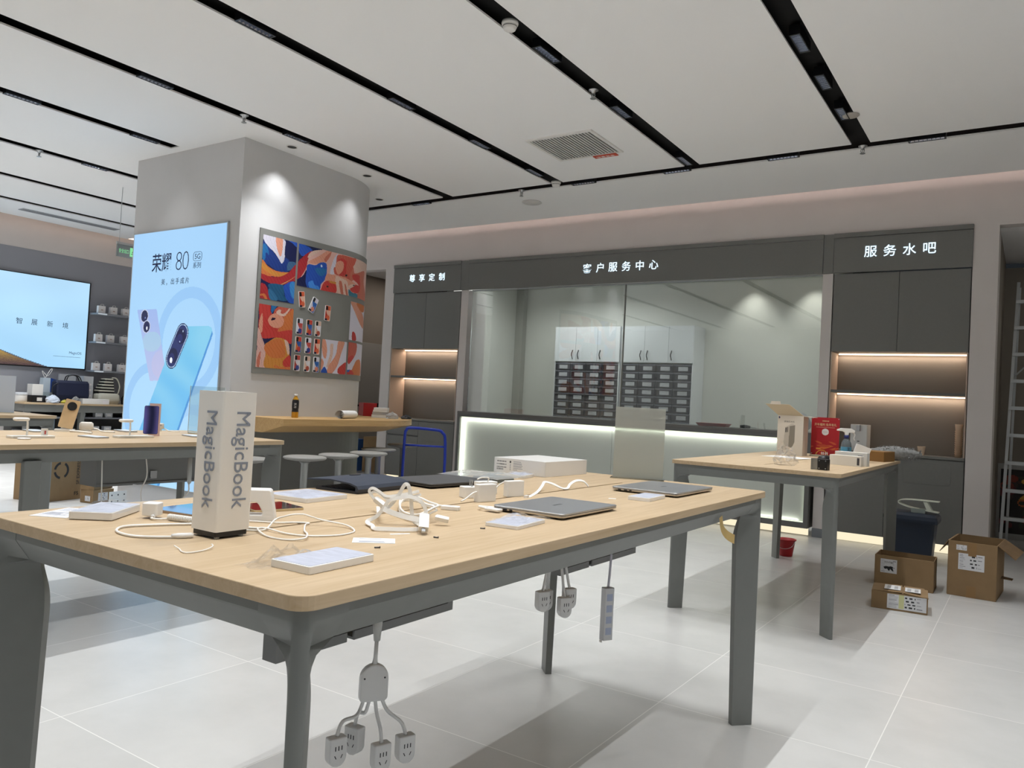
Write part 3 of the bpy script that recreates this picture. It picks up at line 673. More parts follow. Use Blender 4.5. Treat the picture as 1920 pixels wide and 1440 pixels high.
# printed artwork outlines, millimetres along the pillar wall and up from the floor
ART = {"tiles":{"T1":[[253,2658],[656,2657],[659,2060],[255,2052]],"T2":[[676,2649],[686,2241],[1782,2242],[1804,2661]],"T3":[[253,2006],[663,2004],[663,1409],[252,1411]],"T4":[[1436,2182],[1440,1778],[1812,1787],[1825,2208]],"T5":[[1053,1746],[1407,1752],[1410,1412],[1057,1402]],"T6":[[1434,1750],[1838,1765],[1806,1417],[1440,1411]]},"art":{"T1":[["#0a1548",None],["#12337f",[[252,2598],[354,2528],[428,2474],[481,2426],[519,2485],[579,2455],[558,2353],[437,2344],[344,2379],[259,2420]]],["#1b6aa8",[[255,2565],[304,2552],[330,2478],[294,2494],[286,2425],[258,2425]]],["#1d50b4",[[550,2658],[656,2657],[656,2612],[602,2640]]],["#d8d4e2",[[253,2658],[496,2657],[511,2564],[513,2466],[481,2422],[442,2465],[390,2512],[324,2550],[262,2605]]],["#e09a80",[[401,2657],[479,2656],[484,2559],[466,2485],[422,2547]]],["#3a5f86",[[559,2440],[608,2462],[653,2457],[649,2409],[557,2365]]],["#d0743c",[[255,2419],[324,2370],[430,2340],[537,2347],[588,2347],[490,2296],[351,2279],[255,2291]]],["#cf8a3a",[[261,2342],[371,2299],[476,2296],[573,2353],[502,2332],[382,2335],[261,2392]]],["#a8242c",[[255,2288],[351,2276],[469,2292],[573,2350],[658,2440],[662,2330],[655,2279],[538,2229],[441,2205],[335,2217],[255,2243]]],["#c9a06a",[[496,2225],[593,2281],[659,2329],[659,2325],[593,2275],[510,2224]]],["#16557e",[[357,2206],[525,2215],[535,2125],[579,2079],[465,2069],[360,2156]]],["#1d50b4",[[528,2219],[656,2268],[659,2060],[609,2057],[555,2104],[533,2165]]],["#3a8ad0",[[596,2241],[654,2264],[658,2113],[618,2137]]],["#a8242c",[[255,2187],[289,2198],[325,2173],[369,2089],[378,2057],[255,2052]]],["#d0743c",[[255,2095],[309,2103],[340,2060],[316,2053],[290,2081],[257,2079]]],["#2a6a96",[[343,2150],[389,2149],[465,2069],[374,2059]]]],"T2":[["#dcb0a6",None],["#0a1548",[[663,2674],[966,2667],[961,2641],[860,2613],[773,2529],[680,2457]]],["#1d50b4",[[676,2649],[756,2654],[856,2618],[737,2539],[680,2589]]],["#a8242c",[[679,2463],[724,2520],[797,2584],[853,2611],[809,2530],[788,2432],[737,2346],[679,2287],[673,2363]]],["#0a1548",[[681,2296],[751,2348],[789,2410],[813,2381],[789,2321],[840,2218],[683,2233]]],["#e09a80",[[811,2497],[929,2570],[1057,2656],[1111,2655],[1058,2553],[978,2522],[906,2492]]],["#c9705a",[[1019,2569],[1107,2654],[1092,2600],[1058,2553],[1037,2532]]],["#e2c0b0",[[839,2603],[968,2645],[884,2584],[801,2535]]],["#d8d4e2",[[1105,2430],[1140,2574],[1189,2647],[1197,2642],[1175,2523],[1166,2440]]],["#c85a48",[[1184,2605],[1213,2642],[1342,2652],[1417,2649],[1491,2651],[1466,2575],[1439,2522],[1401,2403],[1335,2421],[1229,2427],[1166,2440],[1154,2496],[1183,2524]]],["#c73a35",[[1205,2583],[1262,2614],[1329,2591],[1325,2537],[1324,2455],[1229,2427],[1287,2495],[1282,2565]]],["#e09a80",[[1174,2534],[1217,2579],[1273,2581],[1292,2543],[1272,2481],[1221,2438],[1183,2477]]],["#e2c0b0",[[1528,2646],[1824,2664],[1839,2580],[1572,2510],[1447,2547],[1465,2586]]],["#c9705a",[[1394,2479],[1448,2542],[1486,2495],[1726,2561],[1735,2414],[1942,2256],[1554,2235],[1607,2370],[1482,2422],[1411,2399]]],["#c73a35",[[1444,2475],[1575,2492],[1597,2441],[1617,2360],[1546,2397],[1449,2429]]],["#1d50b4",[[806,2469],[907,2481],[956,2512],[1014,2528],[1053,2513],[1060,2428],[1043,2357],[994,2303],[970,2232],[839,2223],[791,2294],[794,2389]]],["#1b6aa8",[[906,2447],[960,2462],[1042,2465],[1052,2432],[996,2383],[927,2406]]],["#3f8ae0",[[827,2294],[883,2320],[907,2284],[960,2275],[970,2237],[890,2220],[845,2241]]],["#e0e8f4",[[975,2493],[987,2499],[997,2488],[994,2475],[980,2476]]],["#e09a80",[[1068,2418],[1183,2423],[1310,2423],[1498,2383],[1467,2354],[1380,2323],[1397,2237],[1228,2241],[1183,2327],[1052,2335]]],["#e2c0b0",[[1184,2408],[1278,2406],[1356,2384],[1382,2299],[1378,2237],[1221,2240]]],["#c9705a",[[1235,2358],[1273,2370],[1308,2238],[1276,2239]]],["#c9705a",[[1316,2348],[1337,2345],[1378,2240],[1351,2239]]],["#c73a35",[[998,2258],[1030,2326],[1096,2354],[1189,2340],[1204,2249],[1121,2231],[1000,2236]]],["#cf8a3a",[[1096,2351],[1188,2357],[1190,2334],[1120,2335]]],["#20100c",[[1067,2289],[1083,2303],[1097,2295],[1087,2281]]],["#c73a35",[[1410,2304],[1434,2367],[1549,2379],[1617,2360],[1573,2298],[1486,2285]]],["#e2c0b0",[[1382,2347],[1444,2374],[1500,2371],[1409,2321],[1381,2314]]],["#20100c",[[1455,2370],[1494,2369],[1467,2357]]],["#20100c",[[1320,2454],[1350,2459],[1347,2441],[1325,2439]]],["#3c7a92",[[1386,2312],[1443,2285],[1548,2283],[1546,2240],[1402,2237]]]],"T3":[["#0a1548",None],["#c73a35",[[253,2006],[358,2015],[389,1990],[396,1938],[500,1870],[493,1784],[654,1801],[661,1671],[609,1671],[499,1709],[382,1690],[305,1690],[260,1780],[261,1895]]],["#1b6aa8",[[394,2012],[456,2010],[421,1952],[400,1933]]],["#c85a48",[[428,1952],[477,2002],[571,2006],[660,2004],[668,1803],[588,1778],[493,1784],[421,1861]]],["#d0743c",[[550,1914],[614,1965],[660,1998],[668,1803],[588,1772],[488,1767],[505,1806]]],["#e09a80",[[363,1860],[392,1911],[449,1936],[516,1926],[553,1877],[530,1820],[466,1797],[399,1811]]],["#e2c0b0",[[454,1950],[485,1976],[512,1974],[508,1946],[554,1950],[611,2008],[619,1998],[569,1933],[537,1918],[482,1927]]],["#2a1030",[[398,1866],[416,1893],[452,1889],[434,1871],[411,1864]]],["#e09a80",[[294,1920],[309,1764],[282,1740],[263,1822]]],["#c73a35",[[495,1762],[655,1796],[656,1736],[590,1745],[510,1732]]],["#dcb0a6",[[254,1779],[312,1680],[351,1589],[367,1411],[252,1411],[256,1581]]],["#c9705a",[[289,1552],[303,1543],[293,1414],[271,1413],[263,1477]]],["#cf8a3a",[[342,1620],[390,1661],[466,1706],[553,1704],[616,1677],[643,1587],[642,1506],[663,1409],[364,1411],[358,1537]]],["#d0743c",[[348,1626],[460,1689],[554,1682],[587,1610],[579,1528],[434,1511],[352,1563]]],["#e2c0b0",[[574,1695],[623,1667],[643,1587],[625,1553],[600,1611]]],["#c73a35",[[569,1484],[619,1537],[657,1540],[662,1431],[586,1437]]],["#d0743c",[[479,1445],[546,1429],[661,1436],[663,1409],[480,1419]]]],"T4":[["#d8d4e2",None],["#e09a80",[[1436,2182],[1523,2194],[1655,2132],[1846,2035],[1830,1937],[1660,1979],[1489,2117]]],["#d0743c",[[1554,2191],[1825,2208],[1808,2121],[1658,2117]]],["#c73a35",[[1496,1869],[1556,1859],[1591,1790],[1498,1783]]]],"T5":[["#d8d4e2",None],["#e09a80",[[1053,1746],[1096,1743],[1126,1650],[1111,1553],[1067,1604]]],["#e09a80",[[1057,1548],[1092,1510],[1070,1440],[1057,1439]]],["#e2c0b0",[[1164,1695],[1186,1714],[1210,1699],[1205,1587],[1167,1488],[1131,1472],[1167,1598]]],["#e09a80",[[1277,1747],[1368,1748],[1326,1625],[1278,1489],[1210,1408],[1145,1411],[1158,1480],[1250,1605]]],["#1d50b4",[[1057,1405],[1104,1470],[1145,1407]]],["#c73a35",[[1290,1461],[1336,1500],[1410,1533],[1410,1412],[1298,1413]]]],"T6":[["#d8d4e2",None],["#c85a48",[[1434,1750],[1605,1755],[1610,1654],[1510,1554],[1446,1535]]],["#c73a35",[[1441,1578],[1517,1619],[1551,1592],[1453,1529]]],["#d0743c",[[1562,1507],[1642,1577],[1777,1570],[1806,1417],[1485,1409],[1522,1454]]],["#c73a35",[[1437,1442],[1521,1461],[1574,1414],[1440,1411]]],["#1d50b4",[[1435,1456],[1493,1463],[1456,1433]]]]}}

# ------------------------------------------------------------------ art board on the pillar
t = thing('art_board', 'grey board with colourful printed fish artwork wrapping the pillar', 'display board', on_wall(0.22, 1.35))
T0 = Vector(t.location)
def wallpt(s, z, off): return tuple(Vector(on_wall(s, z, off)) - T0)
c = MB(); N_ = 40; rings = []
for i in range(N_ + 1):
    s = 0.22 + (1.88 - 0.22) * i / N_
    rings.append([wallpt(s, 1.352, 0.001), wallpt(s, 1.352, 0.014), wallpt(s, 2.714, 0.014), wallpt(s, 2.714, 0.001)])
c.loft(rings, sm=False)
c.build('backing_panel', mat('board_grey', '#83837f', 0.55), t)
m_print = colour_attr('art_print', 0.5)
for k, q in ART['tiles'].items():
    ss = [p[0] / 1000 for p in q]; zz = [p[1] / 1000 for p in q]
    s0, s1 = (ss[0] + ss[3]) / 2 if k in ('T1', 'T3', 'T4', 'T5', 'T6') else (ss[0] + ss[1]) / 2, max(ss)
    if k == 'T2': s0, s1 = 0.682, 1.86
    elif k == 'T4': s0, s1 = 1.436, 1.86
    elif k == 'T6': s0, s1 = 1.437, 1.86
    elif k == 'T1': s0, s1 = 0.254, 0.658
    elif k == 'T3': s0, s1 = 0.253, 0.663
    else: s0, s1 = 1.055, 1.409
    z0, z1 = {'T1': (2.056, 2.657), 'T2': (2.242, 2.655), 'T3': (1.41, 2.005), 'T4': (1.78, 2.19), 'T5': (1.407, 1.75), 'T6': (1.412, 1.755)}[k]
    def paint(U, V, RGB, k=k):
        for col, poly in ART['art'][k]:
            cc = hx(col)
            if poly is None: RGB[:] = cc; continue
            pm = smoothpoly([(a / 1000, b / 1000) for a, b in poly])
            msk = inpoly(U, V, pm); RGB[msk] = cc
            # fine pale contour and streaks printed along each shape
            cx_ = sum(p[0] for p in pm) / len(pm); cz_ = sum(p[1] for p in pm) / len(pm)
            st = np.sin((U - cx_) * 150 + (V - cz_) * 90 + 2.5 * np.sin((V - cz_) * 25))
            RGB[msk & (st > 0.8)] = cc * 0.88 + 0.05
            RGB[msk & (st < -0.85)] = cc * 0.88
    nx = max(30, int((s1 - s0) / 0.0045)); ny = max(30, int((z1 - z0) / 0.0045))
    sheet('art_print', s0, s1, z0, z1, nx, ny, lambda s, z: wallpt(s, z, 0.0165), paint, m_print, t)
# thirteen-ish printed phone cases mounted on the board
cols = {'a': ['#c4412f', '#e3b6a0', '#1a1a3a', '#d8653f'], 'b': ['#d9d6e4', '#2d66b4', '#171a30', '#d98a70'], 'c': ['#d6d3e2', '#c4504a', '#12183c', '#2b3f8c'], 'd': ['#d07a45', '#2a5aa6', '#14204a', '#c23c2e'], 'e': ['#d9b8a8', '#e8e4ea', '#161a34', '#b0503c'], 'f': ['#b84a40', '#dfd8de', '#101830', '#3a4a90']}
cases = [(0.755, 2.113, -8, 'a', 'hung highest on the board'), (0.907, 2.078, 24, 'b', 'tilted right, between the two loose ones'), (1.102, 2.019, 3, 'a', 'hung loose furthest right'),
         (0.745, 1.846, 1, 'c', 'top row left'), (0.868, 1.846, 1, 'd', 'top row middle'), (0.984, 1.846, 1, 'e', 'top row right'),
         (0.742, 1.665, 1, 'd', 'middle row left'), (0.868, 1.665, 1, 'c', 'middle row middle'), (0.984, 1.665, 1, 'a', 'middle row right'),
         (0.740, 1.482, 1, 'f', 'bottom row left'), (0.868, 1.482, 1, 'e', 'bottom row middle'), (0.987, 1.482, 1, 'b', 'bottom row right')]
for s, z, ang, k, lab in cases:
    t = thing('phone_case', 'small printed phone case on the art board, %s' % lab, 'phone case', on_wall(s, z, 0.0142), 0, 'printed phone cases on the art board')
    R_ = Matrix.Rotation(math.radians(ang), 4, 'X'); b = MB()
    pl = rrect(0.074, 0.158, 0.01)
    b.plate((0, 0, 0), (0, 1, 0), (0, 0, 1), pl, 0.008).xf(R_.inverted()).build('shell', m_white, t)
    kk = cols[k]
    def paint(U, V, RGB, kk=kk, k=k):
        RGB[:] = hx(kk[0])
        w_ = 0.012 * np.sin(V * 60)
        RGB[(U + w_ > 0.008) & (V < 0.03)] = hx(kk[1])
        RGB[inell(U, V, 0.006, -0.045, 0.022, 0.026)] = hx(kk[3])
        RGB[inell(U, V, -0.008, 0.012, 0.012, 0.04, 0.5)] = hx(kk[1])
        RGB[(V > 0.03) & (U - w_ > 0.0)] = hx(kk[3]) if k in 'ad' else hx(kk[0])
        RGB[(V < -0.055) & (U < -0.004)] = hx(kk[2])
    sh = sheet('case_print', -0.034, 0.034, -0.076, 0.076, 24, 54, lambda u, v, R_=R_: tuple(R_.inverted() @ Vector((0.0084, u, v))), paint, m_print, t)
    MB().plate((0.0084, -0.018, 0.05), (0, 1, 0), (0, 0, 1), rrect(0.024, 0.042, 0.008), 0.003).xf(R_.inverted()).build('camera_island', m_dark, t)

# ------------------------------------------------------------------ backlit advert on the pillar front
t = thing('light_box', 'tall backlit advert of two phones on the pillar front', 'light box', (-6.97, 4.479, 0.21))
T0 = Vector(t.location)
def tl(x, z, off=0.0): return (x - T0.x, -0.022 - off, z - T0.z)
x0, x1, z0, z1 = -7.728, -6.215, 0.215, 2.72
MB().box(x0 - T0.x - .012, x1 - T0.x + .012, -0.02, 0.0, z0 - T0.z - .005, z1 - T0.z + .012).build('frame', m_alu, t)
def paint(U, V, RGB):
    g = np.clip((2.72 - V) / 2.5, 0, 1)[..., None]
    RGB[:] = hx('#a6d3fa') * (1 - g) + hx('#b4e0fd') * g
    e = np.clip(np.abs(U + 6.97) / 0.76, 0, 1)[..., None] ** 3
    RGB[:] = RGB * (1 - 0.10 * e) + hx('#8fbdf0') * 0.10 * e
    def ring(cx, cz, r, wd, col, a):
        d = np.hypot(U - cx, V - cz); m_ = np.abs(d - r) < wd; RGB[m_] = RGB[m_] * (1 - a) + hx(col) * a
    ring(-6.70, 1.62, 0.47, 0.055, '#8fc0f2', 0.6); ring(-7.25, 0.95, 0.42, 0.05, '#8cbcf0', 0.55); ring(-6.55, 0.62, 0.36, 0.05, '#9cc8f4', 0.5); ring(-7.55, 0.42, 0.25, 0.04, '#94c4f4', 0.5)
    A = [(-7.588, 1.936), (-7.575, 1.946), (-7.257, 1.944), (-7.245, 1.93), (-7.03, 1.30), (-7.045, 1.245), (-7.28, 1.229), (-7.296, 1.245)]
    m_ = inpoly(U, V, A); h = np.clip((V - 1.22) / 0.72, 0, 1)[..., None]
    RGB[m_] = (hx('#b9c3ea') * (1 - h) + hx('#9fb8ec') * h)[m_]
    m2 = m_ & inell(U, V, -7.30, 1.62, 0.16, 0.10); RGB[m2] = RGB[m2] * 0.6 + hx('#a6dce0') * 0.4
    m2 = m_ & inell(U, V, -7.12, 1.40, 0.16, 0.14); RGB[m2] = RGB[m2] * 0.6 + hx('#c9bfe0') * 0.4
    for cx, cz, a, b in ((-7.455, 1.878, .062, .062), (-7.408, 1.77, .06, .06)):
        RGB[inell(U, V, cx, cz, a + .008, b + .006)] = hx('#c6cfe8'); RGB[inell(U, V, cx, cz, a - .004, b - .004)] = hx('#1c2450')
    RGB[inell(U, V, -7.40, 1.755, .012, .018)] = hx('#f2f6ff'); RGB[inell(U, V, -7.44, 1.86, .008, .008)] = hx('#7f90c8')
    B = [(-6.871, 1.757), (-6.85, 1.767), (-6.402, 1.767), (-6.352, 1.752), (-6.338, 1.72), (-6.345, 1.69), (-7.045, 0.215), (-7.70, 0.215)]
    m_ = inpoly(U, V, B); h = np.clip((V - 0.3) / 1.45, 0, 1)[..., None]
    w_ = (0.5 + 0.5 * np.sin(U * 9 + 3 * np.sin(V * 5) + V * 4))[..., None]
    RGB[m_] = ((hx('#62b4f4') * (1 - h) + hx('#7cc9ec') * h) * (1 - .35 * w_) + hx('#a5def2') * .35 * w_)[m_]
    E_ = [(-6.338, 1.72), (-6.325, 1.69), (-7.02, 0.215), (-7.055, 0.215), (-6.352, 1.69)]
    RGB[inpoly(U, V, E_)] = hx('#4f95d8')
    ax, az, bx, bz = -6.80, 1.70, -6.945, 1.455
    tt = np.clip(((U - ax) * (bx - ax) + (V - az) * (bz - az)) / ((bx - ax) ** 2 + (bz - az) ** 2), 0, 1)
    d = np.hypot(U - ax - tt * (bx - ax), V - az - tt * (bz - az))
    RGB[d < 0.098] = hx('#20305e'); RGB[d < 0.088] = hx('#b8d4f2'); RGB[d < 0.080] = hx('#28356a')
    for f_ in (0.12, 0.88):
        cx, cz = ax + (bx - ax) * f_, az + (bz - az) * f_
        RGB[np.hypot(U - cx, V - cz) < 0.074] = hx('#141b46')
        RGB[np.hypot(U - cx + .02, V - cz + .02) < 0.045] = hx('#222c66')
    RGB[inell(U, V, -6.955, 1.44, .022, .028)] = hx('#f4f8ff'); RGB[inell(U, V, -6.79, 1.72, .008, .008)] = hx('#c8d8f4'); RGB[inell(U, V, -6.83, 1.62, .007, .007)] = hx('#c8d8f4')
sheet('advert_film', x0, x1, z0, z1, 250, 410, lambda u, v: tl(u, v), paint, colour_attr('backlit_print', 0.25, glow=0.93), t)
m_navy = mat('print_navy', '#16265c', 0.6); m_slate = mat('print_slate', '#2c4870', 0.6)
def lt(nm, s, cx, cz, w_, h_, m=m_navy, b=0.0, sp=1.0): return text(nm, s, 0.2, tl(cx, cz, 0.0006), (1, 0, 0), (0, 0, 1), m, t, 0.0005, bold=b, sp=sp, fit=(w_, h_))
lt('lettering', '荣耀', -7.215, 2.405, 0.325, 0.185, b=0.001); lt('numeral', '8', -6.927, 2.405, 0.094, 0.178, b=-0.005); lt('numeral', '0', -6.818, 2.405, 0.100, 0.178, b=-0.005)
lt('lettering', '5G', -6.632, 2.433, 0.085, 0.05, m_slate); lt('lettering', '系列', -6.634, 2.348, 0.12, 0.058, m_slate); chars('美，出手成片', .066, tl(-6.972, 2.211, .0006), .079, (1, 0, 0), (0, 0, 1), m_slate, t, .0005)
q = rrect(0.13, 0.085, 0.026); r_ = MB(); ring = [tl(-6.632 + a, 2.433 + b, 0.0008) for a, b in q]
r_.tube(ring, 0.0022, 5, closed=True).build('badge_outline', m_slate, t)

# ------------------------------------------------------------------ demo tables
def table(label, cx, cy_, L_, mid=(), W_=0.985, slit=True, trays=(), deep=False):
    t = thing('display_table', label, 'table', (cx, cy_, 0), 0, 'oak topped display tables')
    hw_, hl = W_ / 2, L_ / 2; R_ = 0.035
    def corner(sx, sy):
        ps = []
        for i in range(7):
            a = math.radians(90 * i / 6); ps.append((sx * (hw_ - R_ + R_ * math.cos(a)), sy * (hl - R_ + R_ * math.sin(a))))
        return ps if sx * sy > 0 else ps[::-1]
    z0, z1 = 0.883, 0.906
    b = MB()
    if slit:
        g, e0, e1 = 0.006, -hl + 0.28, hl - 0.28
        left = [(-g, e0), (-g, e1)] + [(0, e1), (0, hl)] + corner(-1, 1) + corner(-1, -1) + [(0, -hl), (0, e0)]
        right = [(g, e1), (g, e0), (0, e0), (0, -hl)] + corner(1, -1) + corner(1, 1) + [(0, hl), (0, e1)]
        b.prism(left, z0, z1).prism(right, z0, z1)
    else:
        b.prism(corner(1, -1) + corner(1, 1) + corner(-1, 1) + corner(-1, -1), z0, z1)
    b.build('tabletop', m_oak, t, bevel=0.0015)
    if slit: MB().box(-0.05, 0.05, -hl + 0.2, hl - 0.2, 0.855, 0.8828).build('slit_light_blocker', m_metal, t)  # added plate that stops lamp light passing through the slit
    # apron: upright band, then a lower face leaning inwards
    ins = 0.014; A = hw_ - ins; B = hl - ins
    fr = MB()
    def ring(o_, z): 
        r = R_; p = []
        for sx, sy, a0 in ((1, -1, -90), (1, 1, 0), (-1, 1, 90), (-1, -1, 180)):
            for i in range(5):
                a = math.radians(a0 + 90 * i / 4); p.append((sx * (A - o_ - r) + r * math.cos(a), sy * (B - o_ - r) + r * math.sin(a), z))
        return p
    fr.loft([ring(0.06, 0.8829), ring(0.002, 0.8829), ring(0.002, 0.8815), ring(0.0, 0.8815), ring(0.0, 0.865), ring(0.002, 0.861), ring(0.012, 0.846), ring(0.03, 0.820), ring(0.06, 0.820), ring(0.06, 0.8829)], sm=False, caps=False)
    fr.build('apron', m_metal, t)
    # blade legs on the diagonals with filleted heads
    h, bl = 0.020, 0.080
    lv = [(0.0, 0), (0.35, 0), (0.64, 0)] + [(0.69 + 0.13 * k / 10, 1 - max(0, 1 - (k / 10) ** 2.4) ** 0.5) for k in range(11)] + [(0.846, 1.0), (0.861, 1.0), (0.8645, 1.0), (0.8825, 1.0)]
    for sx in (1, -1):
        for sy in (1, -1):
            rings = []
            for z, g in lv:
                tp = 1 - 0.16 * (1 - min(z / 0.745, 1))
                hh, bb = h * tp, bl * tp; W2 = hh + 0.075 * g; inn_ = 0.055
                ln = 0.0 if z > 0.864 else (0.012 * (0.864 - z) / 0.018 if z > 0.846 else 0.012 + 0.018 * min(1, (0.846 - z) / 0.026)); ln = (ln - 0.0006) * g
                B1, B2, B3, B4 = (hh, 0.0), (bb + hh * 0.6, bb - hh * 0.6), (bb - hh * 0.6, bb + hh * 0.6), (0.0, hh)
                T1, T2, T3, T4 = (W2, ln), (W2, inn_), (inn_, W2), (ln, W2)
                lp = lambda p, q: (p[0] + (q[0] - p[0]) * g, p[1] + (q[1] - p[1]) * g)
                rr_ = hh * 0.95; nose = []
                for i in range(9):
                    a = PI / 2 * i / 8
                    nose.append((rr_ - rr_ * math.sin(a), rr_ - rr_ * math.cos(a)))
                nose = nose[::-1]
                nose = [(rr_ - rr_ * math.cos(PI / 2 * i / 8), rr_ - rr_ * math.sin(PI / 2 * i / 8)) for i in range(9)]
                M_ = lp((bb, bb), (inn_, inn_))
                c1 = lp((hh * 1.02, 0.001), (hh + 0.012, ln * 0.55)); c4 = (c1[1], c1[0])
                sec = nose + [c1, lp((B1[0] + .002, .002), T1), lp(B2, T2), M_, lp(B3, T3), lp((.002, B4[1] + .002), T4), c4]
                ring_ = [(sx * (A - a), sy * (B - b_), z) for a, b_ in sec]
                rings.append(ring_ if sx * sy > 0 else ring_[::-1])
            lg = MB().loft(rings, sm=True).build('leg', m_metal, t)
            md = lg.modifiers.new('split', 'EDGE_SPLIT'); md.split_angle = math.radians(38)
            q = sx * (A - 0.055); r_ = sy * (B - 0.055)
            MB().cyl(q, r_, 0.0, 0.001, 0.018, 12)
    for y in mid:
        for sx in (1, -1):
            MB().prism([(sx * (A - .022) + a, y - b_) for a, b_ in rrect(0.035, 0.075, 0.008)][::-1], 0.0, 0.83).build('leg', m_metal, t)
    for y0, y1 in trays:
        c = MB(); xt = -0.06; ty0, ty1 = y0, y1; zb, zt = (0.645 if deep else 0.60), 0.80; dp = 0.16 if deep else 0.045; tk = 0.006
        nx_ = y0 + (y1 - y0) * 0.36
        arc = [(nx_ + 0.012 * math.cos(a_), zb + 0.022 + 0.012 * math.sin(a_)) for a_ in [PI * i / 8 for i in range(9)]]
        pl_ = [(ty0, zb), (nx_ - .012, zb)] + arc[::-1] + [(nx_ + .012, zb), (ty1, zb), (ty1, zt), (ty0, zt)]
        c.plate((xt, 0, 0), (0, 1, 0), (0, 0, 1), pl_, tk)
        xa = xt + tk; lp_ = 0.022; xe = xt + dp
        c.box(xa, xe, ty0, ty0 + tk, zb, zt).box(xa, xe, ty1 - tk, ty1, zb, zt)
        c.box(xa, xe, ty0 + tk, nx_ - 0.012, zb, zb + tk).box(xa, xe, nx_ + 0.012, ty1 - tk, zb, zb + tk)
        if deep: c.box(xe - .014, xe - .010, ty0 + tk, ty1 - tk, zb + tk, zt).box(xe - tk, xe, ty0 + tk, ty1 - tk, zb + tk, zb + tk * 2)
        if not deep:
            xl = xe - tk
            c.box(xl, xe, ty0 + tk, nx_ - 0.012, zb + tk, zb + lp_).box(xl, xe, nx_ + 0.012, ty1 - tk, zb + tk, zb + lp_).box(xl, xe, ty0 + tk, ty0 + lp_, zb + lp_, zt).box(xl, xe, ty1 - lp_, ty1 - tk, zb + lp_, zt)
        tr = c.build('cable_tray', mat('tray_grey', '#77797a', 0.45), t)
        ym = (y0 + y1) / 2 - 0.0
        k = MB().box(xt + dp, xt + dp + .003, ym, ym + .04, zb + .03, zb + .072).box(xt + tk, xt + dp, ym, ym + .003, zb + .03, zb + .072).cyl(0, 0, 0, 0.004, 0.004, 10).xf(Matrix.Translation((xt + dp + .003, ym + .006, zb + .035)) @ Matrix.Rotation(PI / 2, 4, 'Y'), 16)
        k.build('bracket', m_steel, tr)
    return t
table('oak demo table nearest the camera, strewn with chargers and laptops', -1.350, 1.955, 2.36, trays=((-0.785, -0.155), (0.46, 1.09)))
table('second oak demo table in front of the water bar, with red poster', -1.350, 5.74, 2.36, trays=())
table('long oak demo table at left carrying phone stands', -4.1625, 1.73, 2.80, mid=(0.0,), trays=((0.49, 1.09),), deep=True)
table('pale topped demo table at the far left edge', -6.96, 2.0, 2.40, slit=False)

# ------------------------------------------------------------------ bar round the pillar with stools
t = thing('bar_counter', 'curved oak bar shelf wrapping the far end of the pillar', 'bar', (PX, PY, 0.82))
def barout(o_, y0=-1.15, n=48):
    R_ = 1.47 + o_; i_ = PR + 0.0005
    p = [(i_, y0), (R_, y0)] + [(R_ * math.cos(a), R_ * math.sin(a)) for a in [math.radians(110) * i / n for i in range(n + 1)]]
    p += [(i_ * math.cos(a), i_ * math.sin(a)) for a in [math.radians(110) * (n - i) / n for i in range(n + 1)]]
    return p
def lift(p, z): return [(a, b, z) for a, b in p]
c = MB(); c.loft([lift(barout(-0.28), 0.0), lift(barout(0.0), 0.075), lift(barout(0.0), 0.134)], sm=False, caps=False)
o_ = barout(0.0); n_ = len(o_)
top = lift(o_, 0.134); bot = lift(barout(-0.28), 0.0)
half = n_ // 2
def strip(L_, flip):
    # quads between the outer run (1..half) and the inner run (half..end)
    k = 50
    outer = [L_[1]] + L_[2:2 + 49]; inner = [L_[0]] + L_[51:][::-1]
    v = outer + inner; m_ = len(outer); fs = []
    for i in range(m_ - 1): fs.append((i, i + 1, m_ + i + 1, m_ + i) if not flip else (m_ + i, m_ + i + 1, i + 1, i))
    c.add(v, fs)
strip(top, True); strip(bot, False)
c.build('shelf', m_oak2, t)
m_stool = mat('stool_grey', '#8a8883', 0.6, var=0.03, scale=60)
st = thing('bar_stool', 'round grey bar stool, half hidden behind the left table end', 'stool', (-5.08, 3.95, 0), 0, 'round bar stools along the bar')
MB().lathe([(0.0001, 0.628), (0.09, 0.628), (0.165, 0.640), (0.178, 0.650), (0.175, 0.660), (0.155, 0.666), (0.0001, 0.667)], 36, caps=False).build('seat', m_stool, st)
MB().lathe([(0.03, 0.02), (0.03, 0.6), (0.055, 0.63)], 20).build('pole', mat('stool_pole', '#8f908e', 0.35, 0.6), st)
MB().lathe([(0.21, 0.0), (0.21, 0.008), (0.19, 0.014), (0.035, 0.022)], 36).build('base', mat('stool_base', '#77787a', 0.4, 0.5), st)
for x, y, l in ((-5.04, 4.50, 'round grey bar stool, second along the bar from the left'), (-5.11, 4.95, 'round grey bar stool, third along the bar from the left'), (-5.21, 5.43, 'round grey bar stool, fourth along the bar, beside the passage'),
                (-5.545, 5.92, 'round grey bar stool at the tip of the bar'), (-5.98, 6.78, 'round grey bar stool furthest back behind the others')):
    dup(st, (x, y, 0), label=l)

# ------------------------------------------------------------------ things on the nearest table
T = 0.906
def cl(P, lo=T + 0.005): return [(x, y, max(z, lo)) for x, y, z in P]
m_cable = mat('cable_white', '#efece6', 0.45)
m_print2 = colour_attr('paper_print', 0.55)
def offs(P, o): return [(a - o[0], b - o[1], c - o[2]) for a, b, c in P]
